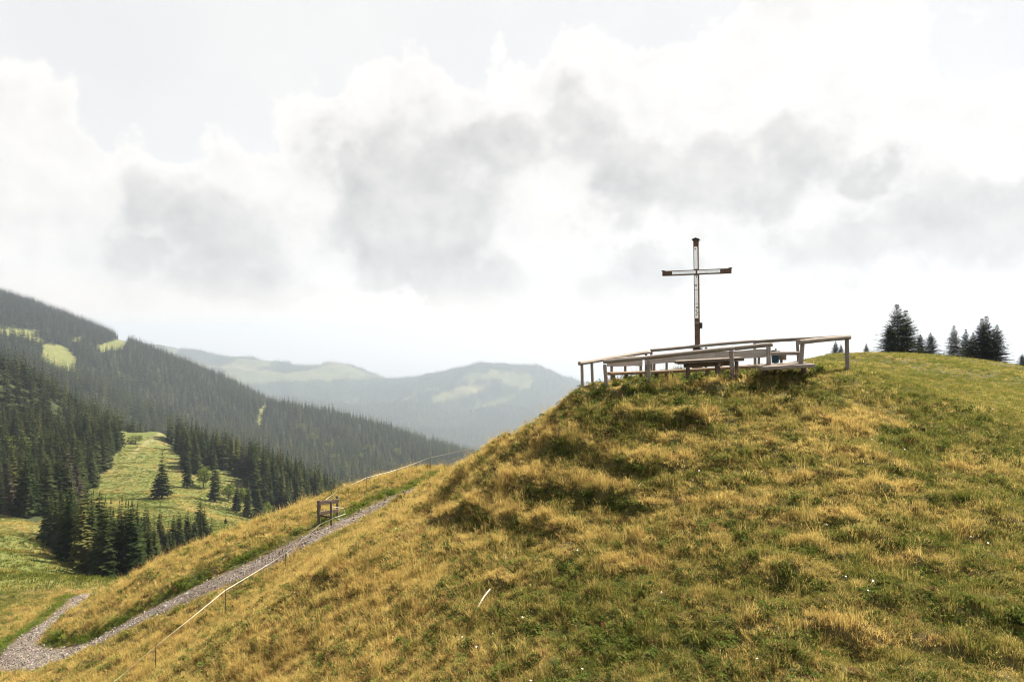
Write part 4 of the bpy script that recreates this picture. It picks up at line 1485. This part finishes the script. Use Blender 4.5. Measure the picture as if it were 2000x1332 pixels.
# ------------------------------------------------------------------ grass
def tuft_mesh(name, seed, blades, hmin, hmax, spread, width, lean=.5, mat=None, seeds=0.0, flat=0.0):
    rd = random.Random(seed)
    T, tip = [], []
    for k in range(blades):
        a = rd.uniform(0, 6.283); rr = spread * math.sqrt(rd.random())
        bx, by = math.cos(a) * rr, math.sin(a) * rr
        h = rd.uniform(hmin, hmax)
        la = a + rd.uniform(-1.2, 1.2)
        ln = h * lean * rd.uniform(.2, 1.3)
        fx, fy = rd.uniform(-1, 1), rd.uniform(-1, 1)
        q = math.hypot(fx, fy) + 1e-6
        wx, wy = fx / q * width * .5 * rd.uniform(.6, 1.4), fy / q * width * .5
        m = (bx + math.cos(la) * ln * .35, by + math.sin(la) * ln * .35, h * .58)
        e = (bx + math.cos(la) * ln, by + math.sin(la) * ln, h * (1 - flat * rd.random()))
        b1, b2 = (bx - wx, by - wy, -.03), (bx + wx, by + wy, -.03)
        m1, m2 = (m[0] - wx * .8, m[1] - wy * .8, m[2]), (m[0] + wx * .8, m[1] + wy * .8, m[2])
        T += [b1, b2, m2, b1, m2, m1, m1, m2, e]
        tv = 1.0 if rd.random() < .35 else 0.0
        tip += [0, 0, 0, 0, 0, 0, 0, 0, tv]
        if rd.random() < seeds:
            s = width * 1.1
            T += [e, (e[0] + s, e[1], e[2] + s * 3), (e[0] - s * .4, e[1] + s * .8, e[2] + s * 5)]
            tip += [1, 1, 1]
    V = np.array(T); me = np_mesh(name, V, tris=np.arange(len(V)).reshape(-1, 3), mat=mat, smooth=False)
    at = me.attributes.new('tip', 'FLOAT', 'POINT'); at.data.foreach_set('value', np.array(tip, np.float32))
    return me
def herb_mesh(name, seed, leaves, h, spread, size, mat):
    rd = random.Random(seed)
    T = []
    for k in range(leaves):
        a = rd.uniform(0, 6.283); rr = spread * math.sqrt(rd.random())
        p = Vector((math.cos(a) * rr, math.sin(a) * rr, h * (rd.random() ** .7) * (1 - .5 * (rr / spread) ** 2)))
        d = Vector((math.cos(a + rd.uniform(-1, 1)), math.sin(a + rd.uniform(-1, 1)), rd.uniform(-.2, .9))).normalized()
        s = d.cross(Vector((rd.uniform(-.5, .5), rd.uniform(-.5, .5), 1))).normalized()
        l = size * rd.uniform(.6, 1.4)
        T += [p, p + d * l * .5 + s * l * .3, p + d * l, p, p + d * l, p + d * l * .5 - s * l * .3]
    V = np.array([tuple(v) for v in T])
    return np_mesh(name, V, tris=np.arange(len(V)).reshape(-1, 3), mat=mat, smooth=False)
KINDS = ([tuft_mesh('turf_tuft', i, 34, .035, .085, .13, .011, .7, M_GRASS, flat=.5) for i in range(4)] +            # 0-3 short turf
         [tuft_mesh('grass_tuft', 10 + i, 38, .045, .135, .095, .0075, .8, M_GRASS, .04, .35) for i in range(5)] +        # 4-8 meadow tuft
         [tuft_mesh('dry_tuft', 20 + i, 30, .10, .225, .085, .007, .6, M_GRASS, .25, .2) for i in range(4)] +           # 9-12 tall dry tuft
         [herb_mesh('herb', 30 + i, 64, .095, .13, .042, M_HERB) for i in range(4)] +                                  # 13-16 low herbs
         [herb_mesh('weed', 40 + i, 80, .30, .16, .07, M_HERB) for i in range(3)] +                                  # 17-19 tall weeds
         [tuft_mesh('seed_stalks', 50 + i, 8, .26, .52, .10, .005, .3, M_GRASS, .9, .1) for i in range(3)])            # 20-22 seed stalks

def grass_points():
    out = []
    bands = [(5.5, 10, 300), (10, 15, 270), (15, 20, 215), (20, 27, 150), (27, 36, 75), (36, 50, 36), (50, 74, 16)]
    for r0, r1, rho in bands:
        a0, a1 = R(-43), R(43)
        n = int((r1 ** 2 - r0 ** 2) / 2 * (a1 - a0) * rho)
        r = np.sqrt(rng.uniform(r0 ** 2, r1 ** 2, n)); a = rng.uniform(a0, a1, n)
        out.append(np.stack([r * np.sin(a), r * np.cos(a)], 1))
    q = np.concatenate(out)
    return q[:, 0], q[:, 1]
gx, gy = grass_points()
gr = np.hypot(gx, gy); ga = np.arctan2(gx, gy)
# heights from the built hillside grid (bilinear), so roots touch the mesh
fine_az = np.radians(-50 + .16 * np.arange(625))
c0 = int(np.argmin(np.abs(np.arctan2(GX[100], GY[100]) - fine_az[0])))
def grid_sample(G, x, y):
    r = np.hypot(x, y); a = np.degrees(np.arctan2(x, y))
    fc = (a + 50) / .16 + c0
    fr = np.interp(r, GR, np.arange(len(GR)))
    i = np.clip(fr.astype(int), 0, len(GR) - 2); j = np.clip(fc.astype(int), 0, G.shape[1] - 2)
    u, v = fr - i, fc - j
    return G[i, j] * (1 - u) * (1 - v) + G[i + 1, j] * u * (1 - v) + G[i, j + 1] * (1 - u) * v + G[i + 1, j + 1] * u * v
gz = grid_sample(GZ, gx, gy)
# leave out what lies well below the skyline on the far side of the hill
run = np.maximum.accumulate(GZ / np.hypot(GX, GY), axis=0)
vis = gz / gr > grid_sample(run, gx, gy) - np.where(gr < 60, 1.1, .6) / gr
inframe = (666 - F * gz / gy) < 1500
gb = grid_sample(GB, gx, gy); gp = grid_sample(GP, gx, gy)
tus0 = sstep(fbm(gx / .5 + 31, gy / .5, 2), .05, .6)
keep = vis & inframe & (rng.random(len(gx)) < .86 + .3 * tus0 + .3 * np.abs(gb) + .5 * lawn_mask(gx, gy)) & (gp < .45 + .5 * rng.random(len(gx)))
# keep the grass out of the stile boards
gx, gy, gz, gb, gr = (q[keep] for q in (gx, gy, gz, gb, gr))
gd, gl = dry_fields(gx, gy, gz, gb)
lawn = lawn_mask(gx, gy)
n = len(gx)
rnd = rng.random(n)
patch = fbm(gx / 1.1 + 9, gy / 1.1, 3)
herbp = np.clip(.09 + .35 * gb + .30 * sstep(patch, .05, .5) * (1 - gd), 0, .8) * (1 - .8 * lawn)
talldry = np.clip(.10 + .55 * sstep(gd, .5, .95), 0, .7) * (1 - lawn) * (1 - .5 * gb)
kind = np.where(rnd < herbp, 13 + rng.integers(0, 4, n), 4 + rng.integers(0, 5, n))
r2 = rng.random(n)
grassy = kind < 13
kind = np.where(grassy & (r2 < talldry), 9 + rng.integers(0, 4, n), kind)
r3 = rng.random(n)
kind = np.where((r3 < lawn * .93), rng.integers(0, 4, n), kind)
# seed stalks along the dry skyline and round the platform
gu, gv = mask_uv(gx, gy, gz)
rim = gz / gr > grid_sample(run, gx, gy) - .012
stalk = np.clip(.012 + .05 * gd * rim + .02 * gd, 0, .2) * (1 - .9 * lawn)
kind = np.where(rng.random(n) < stalk, 20 + rng.integers(0, 3, n), kind)
# rank weeds round the platform and on the step below it
plat = np.exp(-((gy - 20.3) / 1.0) ** 2) * sstep(gx, 1.8, 3.0) * sstep(9.6 - gx, 0, 1.0)
under = (gy > 20.3) & (gy < 25.5) & (gx > 2.2) & (gx < 9)
kind = np.where(rng.random(n) < plat * .12 * (patch > -.15), 17 + rng.integers(0, 3, n), kind)
kind = np.where(under & (rng.random(n) < .10), 17 + rng.integers(0, 3, n), kind)
sc_ = rng.uniform(.75, 1.3, n) * np.clip((gr / 15) ** .33, .85, 1.7)
sc_ *= np.where(kind >= 17, .85, 1.0) * np.where(under, .62, 1.0)
td_, _a, _b = poly_dist(gx, gy, TOPP)
sc_ *= .35 + .65 * sstep(td_, .4, 1.1)
# trampled: the grass is shorter close to the path edge
pd, pi_, ps_ = poly_dist(gx, gy, PATH)
sc_ *= .5 + .5 * sstep(pd - PATH_HALF[pi_], -.05, .5)
# grazed hollows and taller tussocks
tus = sstep(fbm(gx / .5 + 31, gy / .5, 2), .05, .6)
sz = sc_ * (.55 + .80 * tus * (1 - lawn))
rot = np.stack([rng.normal(0, .16, n), rng.normal(0, .16, n) - .12, rng.uniform(0, 6.28, n)], 1)
gd2 = np.clip(gd + rng.normal(0, .14, n), 0, 1)
instancer('hill_grass', np.stack([gx, gy, gz - .012], 1), np.stack([sc_, sc_, sz], 1), rot, kind, KINDS, {'dry': gd2, 'lush': gl},
          label='dry golden and green mountain grass covering the near hillside', cat='grass')
print('GRASS', n)

# ------------------------------------------------------------------ meadow clumps down in the valley
CL = [tuft_mesh('meadow_clump', 70 + i, 46, .10, .36, .55, .05, .9, M_GRASS, 0, .4) for i in range(4)]
mx, my = scatter(74, 420, 1.0, az0=-43, az1=-8)
mz = z_full(mx, my)[0]
mm = (rng.random(len(mx)) < 1 - .75 * sstep(np.hypot(mx, my), 230, 420)) & ~wooded(mx, my, mz) & over_hill(mx, my, mz + .5)
mx, my, mz = mx[mm], my[mm], mz[mm]
n = len(mx)
md_ = np.clip(.28 + .5 * fbm(mx / 16, my / 16, 3) + rng.normal(0, .12, n), 0, 1)
ml = np.clip(.08 + .4 * fbm(mx / 9 + 4, my / 9, 2), 0, 1)
s_ = rng.uniform(.7, 1.5, n)
instancer('meadow_grass', np.stack([mx, my, mz - .02], 1), np.stack([s_, s_, s_ * rng.uniform(.5, 1.2, n)], 1), np.stack([np.zeros(n), np.zeros(n), rng.uniform(0, 6.28, n)], 1),
          rng.integers(0, 4, n), CL, {'dry': md_, 'lush': ml}, label='sunlit green pasture grass on the valley meadow', cat='grass')
print('MEADOW', n)

# ------------------------------------------------------------------ wildflowers
def flower_mesh(name, seed):
    rd = random.Random(seed)
    T = []
    for k in range(7):
        a = k / 7 * 6.283
        T += [(0, 0, .004), (math.cos(a) * .016, math.sin(a) * .016, .008), (math.cos(a + .7) * .016, math.sin(a + .7) * .016, .008)]
    T += [(-.002, 0, 0), (.002, 0, 0), (0, 0, -.12)]
    V = np.array(T)
    return np_mesh(name, V, tris=np.arange(len(V)).reshape(-1, 3), mat=M_PETAL, smooth=False)
FL = [flower_mesh('blossom', i) for i in range(2)]
nf = 1000
r = np.sqrt(rng.uniform(7 ** 2, 24 ** 2, nf)); a = rng.uniform(R(-30), R(40), nf)
fx_, fy_ = r * np.sin(a), r * np.cos(a)
fzm = grid_sample(GZ, fx_, fy_); fb = grid_sample(GB, fx_, fy_)
km = (fbm(fx_ / 1.6 + 70, fy_ / 1.6, 2) + .5 * fb + rng.uniform(-.3, .3, nf) > .42) & (lawn_mask(fx_, fy_) < .4) & (grid_sample(GP, fx_, fy_) < .1)
fx_, fy_, fzm, fb, r = (q[km] for q in (fx_, fy_, fzm, fb, r))
n = len(fx_)
fs = rng.uniform(.6, 1.25, n)
instancer('wildflowers', np.stack([fx_, fy_, fzm + rng.uniform(.09, .17, n)], 1), np.stack([fs] * 3, 1), np.stack([rng.normal(.35, .35, n), rng.normal(0, .35, n), rng.uniform(0, 6.28, n)], 1),
          rng.integers(0, 2, n), FL, label='tiny white wildflowers dotted over the grassy slope', cat='flowers')

# ------------------------------------------------------------------ loose stones on the gravel
def stone_mesh(name, seed):
    rd = random.Random(seed)
    V = []
    for z, k in ((-.5, .5), (-.1, 1.0), (.3, .85), (.55, .35)):
        for i in range(6):
            a = i / 6 * 6.283 + z
            q = k * rd.uniform(.75, 1.2)
            V.append((math.cos(a) * q, math.sin(a) * q * .8, z * rd.uniform(.7, 1.1)))
    Fc = []
    for j_ in range(3):
        for i in range(6):
            i2 = (i + 1) % 6
            Fc.append((j_ * 6 + i, j_ * 6 + i2, j_ * 6 + 6 + i2, j_ * 6 + 6 + i))
    Fc += [tuple(range(5, -1, -1)), tuple(range(18, 24))]
    me = bpy.data.meshes.new(name); me.from_pydata(V, [], Fc); me.materials.append(M_STONE)
    return me
ST = [stone_mesh('stone', i) for i in range(4)]
sp = []
for pl, half in ((PATH, PATH_HALF), (PATH_BR, np.full(len(PATH_BR), .9)), (TOPP, np.full(len(TOPP), .5))):
    k = int(len(pl) * 16)
    i = rng.integers(1, len(pl) - 1, k)
    tan = pl[i + 1, :2] - pl[i - 1, :2]
    tan /= np.linalg.norm(tan, axis=1)[:, None] + 1e-9
    o_ = rng.normal(0, .55, k).clip(-1.15, 1.15) * half[i]
    sx_, sy_ = pl[i, 0] - tan[:, 1] * o_, pl[i, 1] + tan[:, 0] * o_
    sp.append(np.stack([sx_, sy_, .35 * pl[i, 2] + .65 * z_base(sx_, sy_) - .075], 1))
sp = np.concatenate(sp)
n = len(sp)
ss = np.exp(rng.normal(-3.75, .5, n)).clip(.008, .075)
instancer('gravel_stones', sp, np.stack([ss, ss, ss * .7], 1), rng.uniform(0, 6.28, (n, 3)), rng.integers(0, 4, n), ST, label='loose grey stones strewn over the gravel path', cat='gravel')

# ------------------------------------------------------------------ air
def haze_box(density):
    zlo = float(GZ.min()) - 1.0
    zhi = max(float(GZ.max()) + 42.0, 5.0)
    s = 12300.0
    v = [(x, y, z) for z in (zlo, zhi) for (x, y) in ((-s, -s), (s, -s), (s, s), (-s, s))]
    f = [(3, 2, 1, 0), (4, 5, 6, 7), (0, 1, 5, 4), (1, 2, 6, 5), (2, 3, 7, 6), (3, 0, 4, 7)]
    m = bpy.data.materials.new('air')
    m.use_nodes = True
    nt = m.node_tree
    nt.nodes.clear()
    out = nt.nodes.new('ShaderNodeOutputMaterial')
    pv = nt.nodes.new('ShaderNodeVolumePrincipled')
    pv.inputs['Color'].default_value = (.52, .605, .725, 1)
    pv.inputs['Density'].default_value = density
    pv.inputs['Anisotropy'].default_value = .25
    nt.links.new(pv.outputs[0], out.inputs['Volume'])
    m.cycles.homogeneous_volume = True
    o = link_mesh('haze', v, f, m)
    o['kind'] = 'stuff'
    o['label'] = 'pale blue summer haze filling the valley air'
    o['category'] = 'haze'
    print('HAZE', zlo, zhi)
haze_box(1.5e-4)
